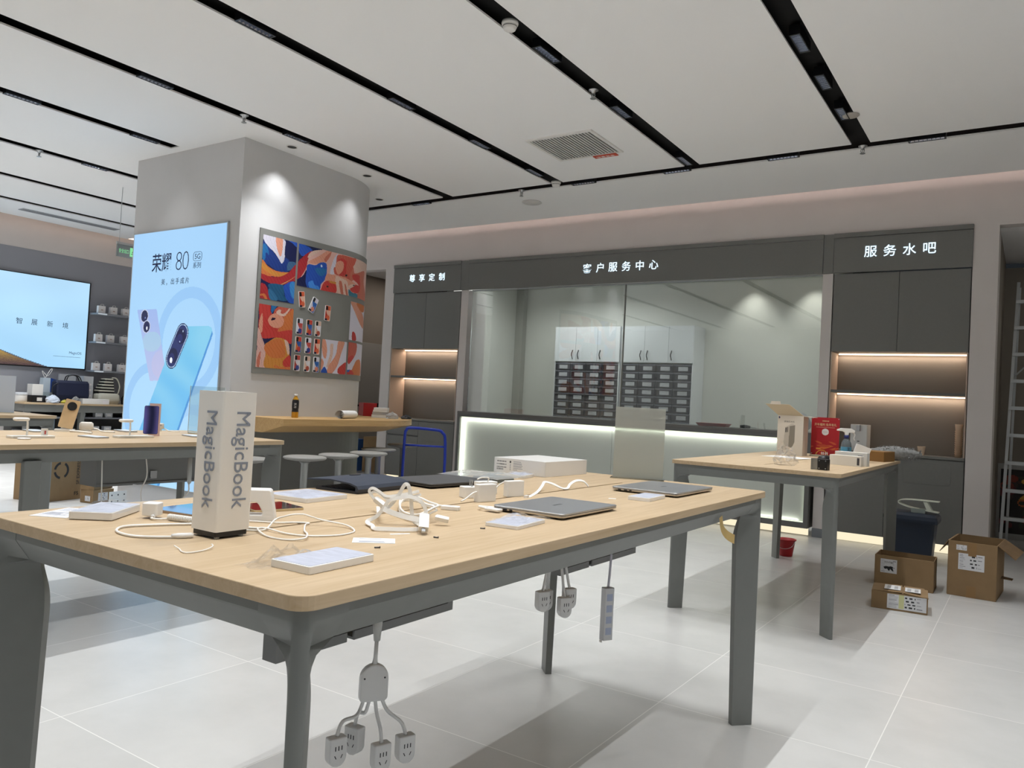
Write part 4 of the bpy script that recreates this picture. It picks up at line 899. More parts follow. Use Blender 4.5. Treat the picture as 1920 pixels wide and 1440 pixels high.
# square white display column with lettering
t = thing('display_column', 'tall square white column with grey lettering standing on the nearest table', 'display column', (-1.341, 0.989, T))
MB().prism(rrect(0.080, 0.080, 0.005), 0.014, 0.287).build('body', mat('column_white', '#efece6', 0.45), t)
b = MB().prism(rrect(0.074, 0.074, 0.005), 0.004, 0.014)
b.build('base', m_dark, t)
for a in (-1, 1):
    for c_ in (-1, 1): MB().cyl(a * .028, c_ * .028, 0, 0.0045, 0.005, 12).build('foot', m_white, t)
m_letter = mat('letter_grey', '#8c93a1', 0.5)
text('lettering', 'MagicBook', 0.05, (0.0405, 0.004, 0.153), (0, 0, -1), (0, 1, 0), m_letter, t, 0.0004, fit=(0.190, 0.042))
text('lettering', 'MagicBook', 0.05, (0.004, -0.0405, 0.153), (0, 0, -1), (1, 0, 0), m_letter, t, 0.0004, fit=(0.190, 0.042))
# leaflets
def paper_paint(seed, blocks):
    def paint(U, V, RGB):
        r = random.Random(seed); RGB[:] = hx('#eeeef2')
        for (u0, u1, v0, v1, n) in blocks:
            for k in range(n):
                v = v1 - (v1 - v0) * (k + 0.5) / n; e = u0 + (u1 - u0) * r.uniform(0.55, 1)
                RGB[(U > u0) & (U < e) & (np.abs(V - v) < (v1 - v0) / n * 0.28)] = hx('#80838f')
    return paint
def leaflet(name, label, cat, loc, rz, w_, d, blocks, seed=1, th=0.0009, bend=0.0):
    t = thing(name, label, cat, loc, rz)
    MB().box(-w_ / 2, w_ / 2, -d / 2, d / 2, 0, th).build('sheet', m_paper, t)
    sheet('print', -w_ / 2 + .002, w_ / 2 - .002, -d / 2 + .002, d / 2 - .002, 60, 50, lambda u, v: (u, v, th + 0.0004), paper_paint(seed, blocks), m_print2, t)
    return t
leaflet('leaflet', 'folded white printed leaflet at the left end of the nearest table', 'leaflet', (-1.764, 0.905, T), math.radians(28), 0.085, 0.13, [(-.035, .03, -.05, .0, 7), (-.035, .03, .01, .055, 6)], 2)
leaflet('warranty_card', 'small white printed card lying near the front edge of the nearest table', 'card', (-1.102, 1.178, T), math.radians(42), 0.085, 0.054, [(-.03, .03, -.02, -.008, 2), (-.03, .02, .012, .02, 1)], 5)
o = MB().box(-.022, .022, -.004, .004, 0, .0006).build('paper_sliver', m_paper, loc=(-1.122, 1.279, T), rz=math.radians(62)); tag(o, 'thin sliver of white paper beside the small printed card', 'paper scrap')
o = MB().box(-.012, .012, -.008, .008, 0, .0006).build('paper_scrap', m_paper, loc=(-1.129, 2.315, T), rz=0.4); tag(o, 'tiny white paper scrap between the two silver laptops', 'paper scrap')
m_screw = mat('screw_dark', '#6d6a68', 0.4, 0.6)
for x, y, rz, l in ((-1.044, 1.127, 0.9, 'tiny dark screw in front of the small printed card'), (-1.041, 1.302, 0.2, 'tiny dark screw beside the cable connector tip'), (-1.046, 1.478, 0.5, 'tiny dark screw beside the film-wrapped white card box')):
    o = MB().tube([(-.006, 0, .0017), (.004, 0, .0017)], .0015, 8).tube([(.004, 0, .0022), (.0055, 0, .0022)], .0022, 8).build('screw', m_screw, loc=(x, y, T), rz=rz); tag(o, l, 'screw', 'tiny screws on the nearest table')
# clear film helper: crumpled grid
def film(nm, parent, cx, cy_, w_, d, z, h, seed, nx=26, ny=18, m=None, rz=0):
    r = random.Random(seed); g = [[(r.uniform(-1, 1)) for _ in range(nx + 1)] for _ in range(ny + 1)]
    ph = [r.uniform(0, 6) for _ in range(6)]; v = []
    for j in range(ny + 1):
        for i in range(nx + 1):
            u, q = i / nx * 2 - 1, j / ny * 2 - 1
            env = (1 - abs(u) ** 3) * (1 - abs(q) ** 3)
            zz = z + h * env * (0.45 + 0.25 * math.sin(5 * u + ph[0] + 2 * q) + 0.2 * math.sin(9 * q + ph[1]) + 0.35 * g[j][i] * 0.6)
            x = u * w_ / 2 * (1 + .06 * math.sin(4 * q + ph[2])); y = q * d / 2 * (1 + .06 * math.sin(5 * u + ph[3]))
            c, s_ = math.cos(rz), math.sin(rz)
            v.append((cx + x * c - y * s_, cy_ + x * s_ + y * c, max(zz, 0.0008)))
    fs = [(j * (nx + 1) + i, j * (nx + 1) + i + 1, (j + 1) * (nx + 1) + i + 1, (j + 1) * (nx + 1) + i) for j in range(ny) for i in range(nx)]
    return MB().add(v, fs, 0, False).build(nm, m or m_clear, parent)
# slim white boxes wrapped in film
m_boxtop = mat('frosted_box_top', '#c4c8d6', 0.35, var=0.12, scale=30, stretch=(1, 6, 1))
m_side = mat('box_side', '#d6c9c2', 0.6)
def slimbox(label, loc, rz, w_, d, h, fl=None, band=True):
    t = thing('wrapped_box', label, 'box', loc, rz)
    MB().prism(rrect(w_, d, 0.004), 0.0, h).build('tray', m_white, t, bevel=0.001)
    MB().prism(rrect(w_ - .006, d - .006, 0.003), h, h + 0.0006).build('lid', m_boxtop, t)
    if fl: film('film', t, *fl)
    return t
slimbox('slim white box with crumpled clear film behind it, at the nearest table corner', (-1.008, 0.956, T), math.radians(2), 0.092, 0.155, 0.013, (-0.062, -0.035, 0.06, 0.15, 0.0, 0.03, 4))
slimbox('film-wrapped white box in front of the nearer silver laptop', (-1.035, 1.600, T), math.radians(6), 0.088, 0.150, 0.009, (0.0, 0.01, 0.11, 0.18, 0.009, 0.018, 8))
slimbox('slim white wrapped box beside the black tablet folio', (-1.672, 1.508, T), math.radians(4), 0.155, 0.160, 0.012, (0.0, 0.0, 0.16, 0.165, 0.012, 0.003, 3))
t = slimbox('film-wrapped white box lying on the leaflet at the left table end', (-1.690, 0.950, T), math.radians(38), 0.090, 0.150, 0.016, (0.0, 0.02, 0.12, 0.21, 0.016, 0.008, 12))
t.location.z = T + 0.0015
slimbox('small white wrapped box left of the large white carton', (-1.70, 2.635, T), math.radians(10), 0.085, 0.11, 0.012, (0.0, 0.0, 0.10, 0.13, 0.012, 0.012, 15))
t = thing('card_box', 'small slim white box in front of the farther silver laptop', 'box', (-1.052, 2.415, T), math.radians(3))
MB().prism(rrect(0.075, 0.15, 0.004), 0, 0.012).build('tray', m_white, t, bevel=0.001)
MB().prism(rrect(0.068, 0.143, 0.003), 0.012, 0.0126).build('lid', m_boxtop, t)
# large white carton with printed side
t = thing('white_carton', 'flat white product carton with small black print on the nearest table', 'box', (-1.755, 2.89, T), math.radians(-2))
MB().box(-.13, .13, -.165, .165, 0, .062).build('carton', m_white, t, bevel=0.001)
def paint(U, V, RGB):
    RGB[:] = hx('#ebe9e5'); r = random.Random(5)
    for k in range(3): RGB[(U > -.115) & (U < -.115 + .05) & (np.abs(V - (.048 - k * .012)) < .0022) & (np.sin(U * (900 + 300 * k)) > -.3)] = hx('#3a3a3e')
    RGB[(U > -.115) & (U < -.08) & (V > .012) & (V < .019) & (np.sin(U * 2600) > 0)] = hx('#202024')
    RGB[inell(U, V, -.045, .048, .004, .005)] = hx('#303034')
    for k in range(7): RGB[(U > -.03) & (U < -.03 + .05 * r.uniform(.4, 1)) & (np.abs(V - (.05 - k * .0055)) < .0012)] = hx('#9a9aa0')
    RGB[(U > -.048) & (U < -.042) & (V > .012) & (V < .04) & (np.sin(V * 1500) > .2)] = hx('#77777c')
sheet('print', -.128, .128, .001, .061, 200, 50, lambda u, v: (u, -.1664, v), paint, m_print2, t)
# laptops
def laptop(label, loc, rz, w_, d, body, lid, logo=True, h=0.0165):
    t = thing('laptop', label, 'laptop', loc, rz)
    b = MB(); rr_ = 0.012
    b.loft([[(x, y, z) for x, y in rrect(w_ - o_, d - o_, rr_)] for o_, z in ((0.016, 0.003), (0.004, 0.0055), (0.0, 0.009), (0.0, 0.0105))], sm=False)
    b.build('base', body, t)
    MB().loft([[(x, y, z) for x, y in rrect(w_ - o_, d - o_, rr_)] for o_, z in ((0.002, 0.0113), (0.0, 0.0125), (0.0, 0.0155), (0.002, h))], sm=False).build('lid', lid, t)
    MB().prism(rrect(w_ - .012, d - .012, rr_), 0.0104, 0.0114).build('seal', m_dark, t)
    for sx in (-1, 1):
        for sy in (-1, 1): MB().cyl(sx * (w_ / 2 - .03), sy * (d / 2 - .025), 0, .0032, .008, 14).build('foot', m_dark, t)
    for k, (y, l_) in enumerate(((-.075, .012), (-.055, .009), (-.098, .011))):
        MB().box(y, y + l_, -d / 2 - .0006, -d / 2 + .002, .0057, .0098).build('port', m_dark, t)
    if logo: text('logo', 'HONOR', 0.02, (0, 0, h + 0.0002), (0, 1, 0), (-1, 0, 0), mat('logo_silver', '#8d9095', 0.3, 0.8), t, 0.0001, fit=(0.045, 0))
    return t
m_lapbase = mat('laptop_base', '#c9c3bb', 0.35, 0.7)
laptop('nearer closed silver laptop on the nearest table with a white cable plugged in', (-1.098, 1.905, T), 0, 0.222, 0.316, m_lapbase, m_silver)
laptop('farther closed silver laptop near the right end of the nearest table', (-1.118, 2.715, T), 0, 0.250, 0.358, m_lapbase, m_silver)
laptop('closed black laptop behind the white chargers', (-1.712, 2.150, T), math.radians(-6), 0.222, 0.316, mat('laptop_black', '#2b2c30', 0.4), mat('laptop_lid_black', '#4a4a4c', 0.5), False)
# tablet keyboard folio, propped half open
t = thing('tablet_folio', 'dark blue tablet keyboard folio half open on the nearest table', 'tablet case', (-1.745, 1.80, T), math.radians(4))
m_folio = mat('folio_navy', '#2f3644', 0.6, bump=0.1, bscale=400)
MB().prism(rrect(0.17, 0.245, 0.008), 0.0, 0.008).build('keyboard', mat('folio_keys', '#24262d', 0.5), t, bevel=0.001)
kb = MB()
for r in range(5):
    for k in range(12): kb.box(-.07 + r * .022, -.07 + r * .022 + .018, -.108 + k * .018, -.108 + k * .018 + .0145, .008, .0092)
kb.build('key_rows', m_dark, t)
hp = [(-.115, .030), (-.02, .036), (.055, .031), (.083, .024), (.090, .014), (.086, .004), (.078, .0085), (.078, .020), (.05, .027), (-.02, .032), (-.115, .026)]
MB().plate((0, -.125, 0), (1, 0, 0), (0, 0, 1), hp, -.25).build('cover', m_folio, t)
MB().cyl(0, 0, 0, .002, .02, 20).xf(Matrix.Translation((-.085, .06, .0325)) @ Matrix.Diagonal((.7, 1.2, 1, 1))).build('camera_ring', m_dark, t)
# tablet at left, the advert's blue reflection put into its glass colour
t = thing('tablet', 'slim tablet lying face up with the bright advert mirrored in its tint', 'tablet', (-1.625, 1.145, T), math.radians(8))
MB().prism(rrect(0.16, 0.16, 0.01), 0.0, 0.006).build('body', mat('tablet_gold', '#a08c78', 0.35, 0.6), t, bevel=0.001)
MB().prism(rrect(0.157, 0.157, 0.009), 0.006, 0.0066).build('screen', mat('tablet_glass_mirror_blue', '#8fb0d8', 0.04, 0.9, coat=0.4), t)
t = thing('tablet', 'dark glossy tablet lying flat under the white stand, tinted by mirrored red', 'tablet', (-1.575, 1.300, T), math.radians(-12))
MB().prism(rrect(0.12, 0.13, 0.008), 0.0, 0.006).build('body', mat('tablet_champagne', '#c8b48e', 0.35, 0.5), t, bevel=0.001)
MB().prism(rrect(0.117, 0.127, 0.008), 0.006, 0.0066).build('screen', mat('tablet_glass_mirror_red', '#2a0f12', 0.05, coat=0.8), t)  # red reflection put into the dark glass colour
# white stand: portal shape
t = thing('tablet_stand', 'white plastic stand with an open slot beside the tall white column', 'stand', (-1.447, 1.172, T), math.radians(45))
q = [(-.055, 0), (.03, 0), (.034, .004), (.022, .066), (.018, .070), (-.055, .070), (-.055, .042), (-.008, .042), (-.003, .037), (.006, .020), (.004, .014), (-.055, .014)]
MB().plate((0, .02, 0), (1, 0, 0), (0, 0, 1), q, .045).build('frame', m_white, t, bevel=0.002)
# plug-in charger with coiled lead
t = thing('charger_plug', 'white cube charger with a coiled lead beside the mirrored tablet', 'charger', (-1.602, 1.005, T), math.radians(35))
MB().prism(rrect(0.034, 0.034, 0.005), 0.006, 0.034).build('body', m_white, t, bevel=0.002)
MB().tube([(0.008, -.012, .008), (.009, -.02, .004)], .005).build('socket', m_white, t)
P = spline([(0.009, -.018, .004), (.012, -.03, .004), (.03, -.034, .004), (.045, -.02, .004)], 6)
MB().tube(P, .0022).build('lead', m_cable, t)
cp = []; a0, a1 = Vector((.045, -.02, .0075)), Vector((.125, -.055, .0075))
dr_ = (a1 - a0).normalized(); sd_ = Vector((0, 0, 1)).cross(dr_)
for i in range(20 * 12): 
    k = i / (20 * 12); a = i / 12 * 2 * PI; cp.append(a0 + (a1 - a0) * k + sd_ * (.0058 * math.cos(a)) + Vector((0, 0, .0058 * math.sin(a))))
MB().tube(cp, .0017, 5).build('coil', m_cable, t)
# white round cable with barrel plug
t = thing('charging_cable', 'white round cable with a barrel plug looping left of the tall white column', 'cable', (-1.467, 0.93, T))
P = [(-1.348, 0.930), (-1.362, 0.905), (-1.385, 0.876), (-1.417, 0.853), (-1.467, 0.853), (-1.503, 0.870), (-1.523, 0.898), (-1.512, 0.936), (-1.486, 0.987), (-1.455, 1.033), (-1.420, 1.062), (-1.375, 1.070), (-1.345, 1.085)]
P = spline([(x + 1.467, y - 0.93, .003) for x, y in P], 8)
MB().tube(P, .0026).build('lead', m_cable, t)
MB().tube([(.100, -.030, .005), (.108, -.022, .005), (.119, -.001, .005), (.121, .003, .005)], [.0035, .0055, .0055, .004], 12).build('plug', m_white, t)
o = MB().tube(offs(cl(spline([(-1.275, .846, T + .006), (-1.262, .848, T + .002), (-1.240, .838, T + .002), (-1.223, .840, T + .002), (-1.224, .87, T + .002), (-1.231, .894, T + .005), (-1.238, .897, T + .008)], 5), T + .0014), (-1.24, .86, T)), .0013, 6).build('wire_tie', m_cable, loc=(-1.24, .86, T)); tag(o, 'short bent white wire tie near the front edge of the nearest table', 'wire tie')
# thin white cable, loose loops
t = thing('thin_cable', 'thin white cable in loose loops right of the tall white column', 'cable', (-1.30, 1.15, T))
P1 = [(-1.354, 1.053, T + .002), (-1.331, 1.069, T + .002), (-1.325, 1.09, T + .004), (-1.369, 1.148, T + .012), (-1.355, 1.164, T + .020), (-1.343, 1.179, T + .024), (-1.33, 1.194, T + .024), (-1.318, 1.207, T + .019), (-1.303, 1.225, T + .012), (-1.25, 1.245, T + .006), (-1.201, 1.222, T + .002), (-1.185, 1.175, T + .002), (-1.194, 1.139, T + .002), (-1.221, 1.106, T + .002), (-1.265, 1.089, T + .003), (-1.325, 1.088, T + .006), (-1.323, 1.066, T + .006), (-1.262, 1.043, T + .002), (-1.21, 1.049, T + .002), (-1.19, 1.073, T + .005), (-1.214, 1.102, T + .007), (-1.265, 1.14, T + .003), (-1.321, 1.192, T + .003), (-1.337, 1.216, T + .002), (-1.363, 1.198, T + .002), (-1.376, 1.165, T + .003), (-1.413, 1.147, T + .002), (-1.45, 1.12, T + .002), (-1.46, 1.09, T + .002), (-1.42, 1.075, T + .002)]
MB().tube(spline(offs(P1, (-1.30, 1.15, T)), 6), .0019, 7).build('lead', m_cable, t)
# thick flat video cables
t = thing('flat_cable', 'tangled bundle of thick flat white cables with plugs on the nearest table', 'cable', (-1.23, 1.42, T))
O_ = (-1.23, 1.42, T)
A = [(-1.153, 1.400, .930), (-1.156, 1.402, .943), (-1.165, 1.394, .962), (-1.183, 1.378, .972), (-1.203, 1.36, .969), (-1.219, 1.346, .962), (-1.228, 1.338, .944), (-1.239, 1.328, .925), (-1.250, 1.310, .913), (-1.208, 1.284, .912), (-1.183, 1.263, .912), (-1.159, 1.278, .912), (-1.131, 1.304, .912), (-1.117, 1.331, .912), (-1.129, 1.36, .912), (-1.172, 1.392, .911), (-1.181, 1.389, .918), (-1.183, 1.385, .938), (-1.186, 1.383, .968), (-1.19, 1.379, .993), (-1.195, 1.375, 1.0), (-1.2, 1.371, .995), (-1.208, 1.365, .975), (-1.221, 1.353, .950), (-1.24, 1.34, .932), (-1.30, 1.40, .920), (-1.34, 1.44, .925)]
MB().ribbon(spline(offs(cl(A), O_), 6), .0085, .003, (.7, -.6, .35)).build('loop', m_cable, t)
B_ = [(-1.366, 1.482, .928), (-1.383, 1.47, .94), (-1.392, 1.462, .955), (-1.391, 1.463, .963), (-1.384, 1.469, .965), (-1.373, 1.48, .956), (-1.359, 1.492, .946), (-1.334, 1.516, .951), (-1.312, 1.535, .957), (-1.3, 1.546, .962)]
MB().ribbon(spline(offs(cl(B_), O_), 6), .007, .003, (.7, -.6, .35)).build('loop', m_cable, t)
MB().ribbon(spline(offs([(x + .004, y + .004, z - .008) for x, y, z in cl(B_, .92)], O_), 6), .006, .003, (.7, -.6, .35)).build('loop', m_cable, t)
C_ = [(-1.395, 1.587, .918), (-1.323, 1.503, .912), (-1.25, 1.438, .912), (-1.196, 1.421, .915), (-1.176, 1.448, .93), (-1.18, 1.472, .935), (-1.242, 1.515, .932), (-1.325, 1.573, .93), (-1.384, 1.603, .925)]
for k, (dz, sc_) in enumerate(((0, 1), (.006, .93), (.011, 1.04))):
    MB().tube(spline([(x * sc_, y * sc_, z + dz) for x, y, z in offs([(a - .02 * 0, b, c) for a, b, c in C_], O_)], 6, True), .0026, 7, closed=True).build('coil', m_cable, t)
MB().ribbon(spline(offs(cl([(-1.226, 1.336, .943), (-1.212, 1.349, .935), (-1.186, 1.373, .925), (-1.155, 1.40, .918)]), O_), 6), .012, .004, (.7, -.6, .35)).build('loop', m_cable, t)
def plug(P, Q, w_, h_, m=m_white, nm='plug'):
    P, Q = Vector(P) - Vector(O_), Vector(Q) - Vector(O_); d_ = (Q - P).normalized(); s_ = d_.cross(Vector((0.3, -.2, 1))).normalized(); u_ = s_.cross(d_)
    rs = []
    for k, sc_ in ((0, .6), (.12, 1), (1, 1)):
        c_ = P + (Q - P) * k; rs.append([tuple(c_ + s_ * (a * w_ / 2 * sc_) + u_ * (b * h_ / 2 * sc_)) for a, b in ((-1, -1), (1, -1), (1, 1), (-1, 1))])
    return MB().loft(rs, sm=False).build(nm, m, t, bevel=0.001)
plug((-1.118, 1.352, .942), (-1.085, 1.312, .918), .022, .012)
plug((-1.085, 1.312, .918), (-1.078, 1.304, .9135), .009, .005, m_steel, 'plug_tip')
plug((-1.385, 1.474, .940), (-1.352, 1.478, .922), .014, .012)
plug((-1.15, 1.43, .925), (-1.125, 1.45, .919), .014, .010)
# small usb hub
t = thing('adapter_dongle', 'small white cable adapter beside the tangled flat cables', 'adapter', (-1.30, 1.66, T))
MB().tube(spline([(-.06, -.03, .005), (-.04, .01, .005), (-.012, .008, .006)], 6), .003).build('lead', m_cable, t)
MB().prism(rrect(0.05, 0.022, 0.004), 0.0, 0.011).xf(Matrix.Translation((.015, .002, 0)) @ Matrix.Rotation(math.radians(20), 4, 'Z')).build('body', m_white, t, bevel=0.002)
# white power adapters
def adapter(label, loc, rz, w_, d, h, prongs=False, lead=None):
    t = thing('power_adapter', label, 'charger', loc, rz, 'white power adapters')
    MB().prism(rrect(w_, d, min(.004, d / 3)), 0.0, h).build('body', m_white, t, bevel=0.002)
    if prongs:
        for s_ in (-1, 1): MB().box(-.0012, .0012, s_ * .008 - .003, s_ * .008 + .003, h, h + .020).build('prong', m_steel, t)
    if lead: MB().tube(spline(lead, 6), .0022).build('lead', m_cable, t)
adapter('upright white power adapter, largest of the cluster, with a barrel lead', (-1.332, 1.885, T), math.radians(78), .070, .024, .052, lead=[(-.033, 0, .03), (-.05, .0, .026), (-.075, 0, .012), (-.095, -.003, .006)])
adapter('upright white power adapter behind the nearer laptop, right of the cluster', (-1.352, 2.068, T), math.radians(74), .068, .024, .050, lead=[(-.03, .01, .046), (-.045, .02, .035), (-.07, .02, .012), (-.10, .0, .004)])
adapter('white wall plug adapter with two upright metal prongs, left of the cluster', (-1.415, 1.925, T), math.radians(60), .060, .040, .034, prongs=True)
adapter('white wall adapter partly behind the largest upright one', (-1.445, 2.045, T), math.radians(70), .070, .036, .040, lead=[(.0, -.01, .040), (.0, -.014, .052), (-.03, -.02, .054), (-.05, -.025, .05)])
# flat white lead crossing the slit
t = thing('flat_lead', 'flat white lead bent in waves across the table slit', 'cable', (-1.36, 2.36, T))
P = [(-1.308, 2.08, T + .002), (-1.322, 2.13, T + .002), (-1.362, 2.23, T + .004), (-1.382, 2.29, T + .018), (-1.388, 2.315, T + .028), (-1.375, 2.345, T + .022), (-1.352, 2.375, T + .007), (-1.362, 2.43, T + .003), (-1.38, 2.48, T + .012), (-1.372, 2.51, T + .024), (-1.355, 2.535, T + .022), (-1.345, 2.555, T + .004)]
MB().ribbon(spline(offs(P, (-1.36, 2.36, T)), 6), .009, .0022, (0.5, -.4, .75)).build('lead', m_cable, t)
MB().prism(rrect(.012, .018, .003), 0, .008).xf(Matrix.Translation((.052, -.285, 0))).build('plug', m_white, t)
# clear sleeves
t = thing('clear_sleeve', 'flat clear plastic sleeve lying over the black laptop and chargers', 'plastic wrap', (-1.70, 2.40, T))
MB().box(-.02, .09, -.05, .06, 0.0, .018).build('inner_box', mat('sleeve_grey', '#6f7674', 0.5), t)
film('film', t, -.01, 0, .27, .24, .0185, .016, 21, rz=.1, m=glassy('sleeve_film', '#f2f4f4', .03, .2, haze=.30, hazecol='#f2f4f4', fscale=.5))
# short white lead plugged into laptop
t = thing('usb_lead', 'short white plug and lead in the side of the nearer silver laptop', 'cable', (-1.19, 1.72, T))
MB().box(-.022, .022, -.006, .018, .004, .0105).build('plug', m_white, t, bevel=0.002)
MB().tube(spline([(-.02, .004, .008), (-.04, .0, .010), (-.055, .02, .008), (-.05, .05, .004), (-.02, .06, .004)], 6), .003).build('lead', m_cable, t)
# acrylic sign holder at the back
t = thing('sign_holder', 'empty milky acrylic sign holder standing at the far end of the nearest table', 'sign holder', (-1.385, 3.072, T), math.radians(20))
MB().box(-.105, .105, -.002, .002, .004, .302).build('panel', m_frost, t)
MB().box(-.112, .112, -.045, .03, 0, .004).build('foot', m_acryl, t)
t2 = None
# yellow tape flap under the right end
t = thing('tape_flap', 'flap of yellowish tape hanging from the table apron at right', 'tape', (-.872, 2.66, .80))
MB().ribbon(spline([(0, -.03, .05), (.004, -.02, .01), (.012, .01, -.015), (.03, .035, -.03)], 5), .035, .0006, (1, 0, .2)).build('tape', mat('tape_yellow', '#bfa36a', 0.4), t)
# ------------------------------------------------------------------ hanging power splitters
def splitter(label, loc, heads, body=True, bh=0.0, rz=0.0):
    t = thing('power_splitter', label, 'power splitter', loc, rz)
    m_plug = mat('socket_white', '#d9dadb', 0.4)
    if body:
        pr = [(math.cos(a) * .034, .012 + math.sin(a) * .034) for a in [PI * i / 10 for i in range(11)]] + [(-.034, -.035), (-.028, -.042), (.028, -.042), (.034, -.035)]
        MB().plate((.010, 0, .0), (0, 1, 0), (0, 0, 1), pr, -.020).build('hub', m_plug, t, bevel=0.004)
        for s_ in (-1, 1): MB().cyl(0, 0, 0, .001, .0022, 8).xf(Matrix.Translation((.0100, s_ * .024, .014)) @ Matrix.Rotation(PI / 2, 4, 'Y')).build('screw_hole', m_ink, t)
        MB().tube([(0, 0, .04), (0, 0.001, .06), (0, 0.002, .11)], [.0075, .005, .005]).build('cord', m_plug, t)
        MB().tube([(0, 0.002, .10), (.004, .0, .14), (.0, .004, .18), (-.01, .01, .21)], [.008, .012, .010, .009], 9).build('wrapped_plug', mat('film_grey', '#b9bab8', 0.3), t)
    for k, (y0, dx, dy, dz, a) in enumerate(heads):
        z0 = -.04 if body else .16
        MB().tube(spline([(0, y0, z0), (dx * .3, y0 + (dy - y0) * .25, z0 - .03), (dx * .8, y0 + (dy - y0) * .8, dz + .06), (dx, dy, dz + .03)], 5), .0045, 7).build('cord', m_plug, t)
        q = [(-.022, .030), (-.022, -.014)] + [(math.cos(b) * .022, -.014 - abs(math.sin(b)) * .022) for b in [PI + PI * i / 8 for i in range(1, 8)]] + [(.022, -.014), (.022, .030)]
        M_ = Matrix.Translation((dx, dy, dz)) @ Matrix.Rotation(a, 4, 'Z')
        h = MB().plate((.012, 0, 0), (0, 1, 0), (0, 0, 1), q, -.026).xf(M_).build('outlet', m_plug, t, bevel=0.003)
        hl_ = MB()
        for yy in (-.008, 0, .008): hl_.box(.0118, .0125, yy - .0012, yy + .0012, .002, .012)
        for s_ in (-1, 1): hl_.add([(.0125, s_ * .006 - .0012, -.016), (.0125, s_ * .006 + .0012, -.016), (.0125, s_ * .010 + .0012, -.008), (.0125, s_ * .010 - .0012, -.008)], [(0, 1, 2, 3)])
        hl_.xf(M_).build('slots', m_ink, h)
    return t
splitter('white four-way power splitter hanging under the near edge of the nearest table', (-1.28, 1.395, .52), [(-.022, .03, -.085, -.135, .35), (-.008, -.02, -.035, -.135, -.9), (.006, .02, .022, -.165, .3), (.022, .0, .085, -.160, .25)], rz=math.radians(-35))
splitter('cluster of white outlets dangling in the middle under the nearest table', (-1.28, 2.24, .60), [(-.02, .02, -.055, -.03, .2), (.0, .03, .02, -.05, .1), (.01, .0, .05, -.03, .1), (-.01, -.03, -.02, -.04, .3)], body=False, rz=math.radians(-35))
t = thing('power_strip', 'white power strip hanging by its cord under the nearest table', 'power strip', (-1.25, 2.565, .37), math.radians(-30))
MB().tube(spline([(0, 0, .185), (0.002, .003, .25), (0, .006, .32), (-.004, .0, .42)], 5), .0045, 7).build('cord', mat('cord_lilac', '#bcbccb', 0.5), t)
MB().plate((-.014, -.02, 0), (1, 0, 0), (0, 1, 0), rrect(.028, .04, .004, cx=.014, cy_=.02), .185).build('body', mat('strip_white', '#d0d2d6', 0.4), t)
for k in range(4): MB().box(.0139, .0146, -.012, .012, .02 + k * .04, .045 + k * .04).build('outlet', mat('strip_blue', '#a9b4cf', 0.4), t)
MB().box(-.0045, .0045, -.024, -.018, -.008, 0.0).build('hook', m_white, t)

# ------------------------------------------------------------------ left wall: screen, shelves, counter
t = thing('wall_screen', 'large glowing wall screen with four spaced characters on the left wall', 'screen', (-12.345, 4.93, 1.372))
T0 = Vector(t.location)
MB().box(0.0, 0.035, -1.52, 1.52, -.012, 1.352).build('frame', m_dark, t)
def paint(U, V, RGB):
    g = np.clip((V - 1.38) / 1.33, 0, 1)[..., None]
    RGB[:] = hx('#a9dafc') * (1 - g) + hx('#b6defa') * g
    cl_ = (np.sin(U * 3.1 + np.sin(V * 4)) * np.sin(V * 5.3 + U))[..., None]
    RGB[:] = np.clip(RGB + 0.022 * cl_, 0, 1)
    top = np.interp(U, [3.4, 4.9, 5.216, 5.278, 5.484, 5.703, 5.928, 6.5], [2.1, 1.69, 1.588, 1.565, 1.493, 1.429, 1.366, 1.3])
    m_ = V < top; r = 0.5 + 0.5 * np.sin(U * 70 + 9 * np.sin(V * 40)) * np.sin(V * 120 + 6 * np.sin(U * 23)); h = np.clip((V - 1.37) / 0.2, 0, 1)
    A_, B_ = hx('#3b2a3c'), hx('#a88a4a'); k = np.clip(0.25 + 0.9 * h - 0.25 * (1 - r), 0, 1)[..., None]
    RGB[m_] = (A_ * (1 - k) + B_ * k)[m_]
    RGB[(V < top) & (V > top - .012)] = hx('#4f6078')
sheet('display', 3.43, 6.43, 1.378, 2.712, 300, 130, lambda u, v: (0.0365, u - T0.y, v - T0.z), paint, colour_attr('screen_print', 0.2, glow=0.97), t)
for k, (s, y) in enumerate((('智', 5.445), ('展', 5.655), ('新', 5.875), ('境', 6.10))):
    text('lettering', s, 0.1, (0.037, y - T0.y, 2.02 - T0.z), (0, 1, 0), (0, 0, 1), m_slate, t, 0.0004, fit=(0.085, 0.088))
text('lettering', 'MagicOS', 0.06, (0.037, 6.275, 1.607) if False else (0.037, 6.275 - T0.y, 1.607 - T0.z), (0, 1, 0), (0, 0, 1), m_slate, t, 0.0004, fit=(0.185, 0.05))
MB().box(0.037, 0.0374, 5.95 - T0.y, 6.36 - T0.y, 1.545 - T0.z, 1.549 - T0.z).build('rule_line', m_slate, t)
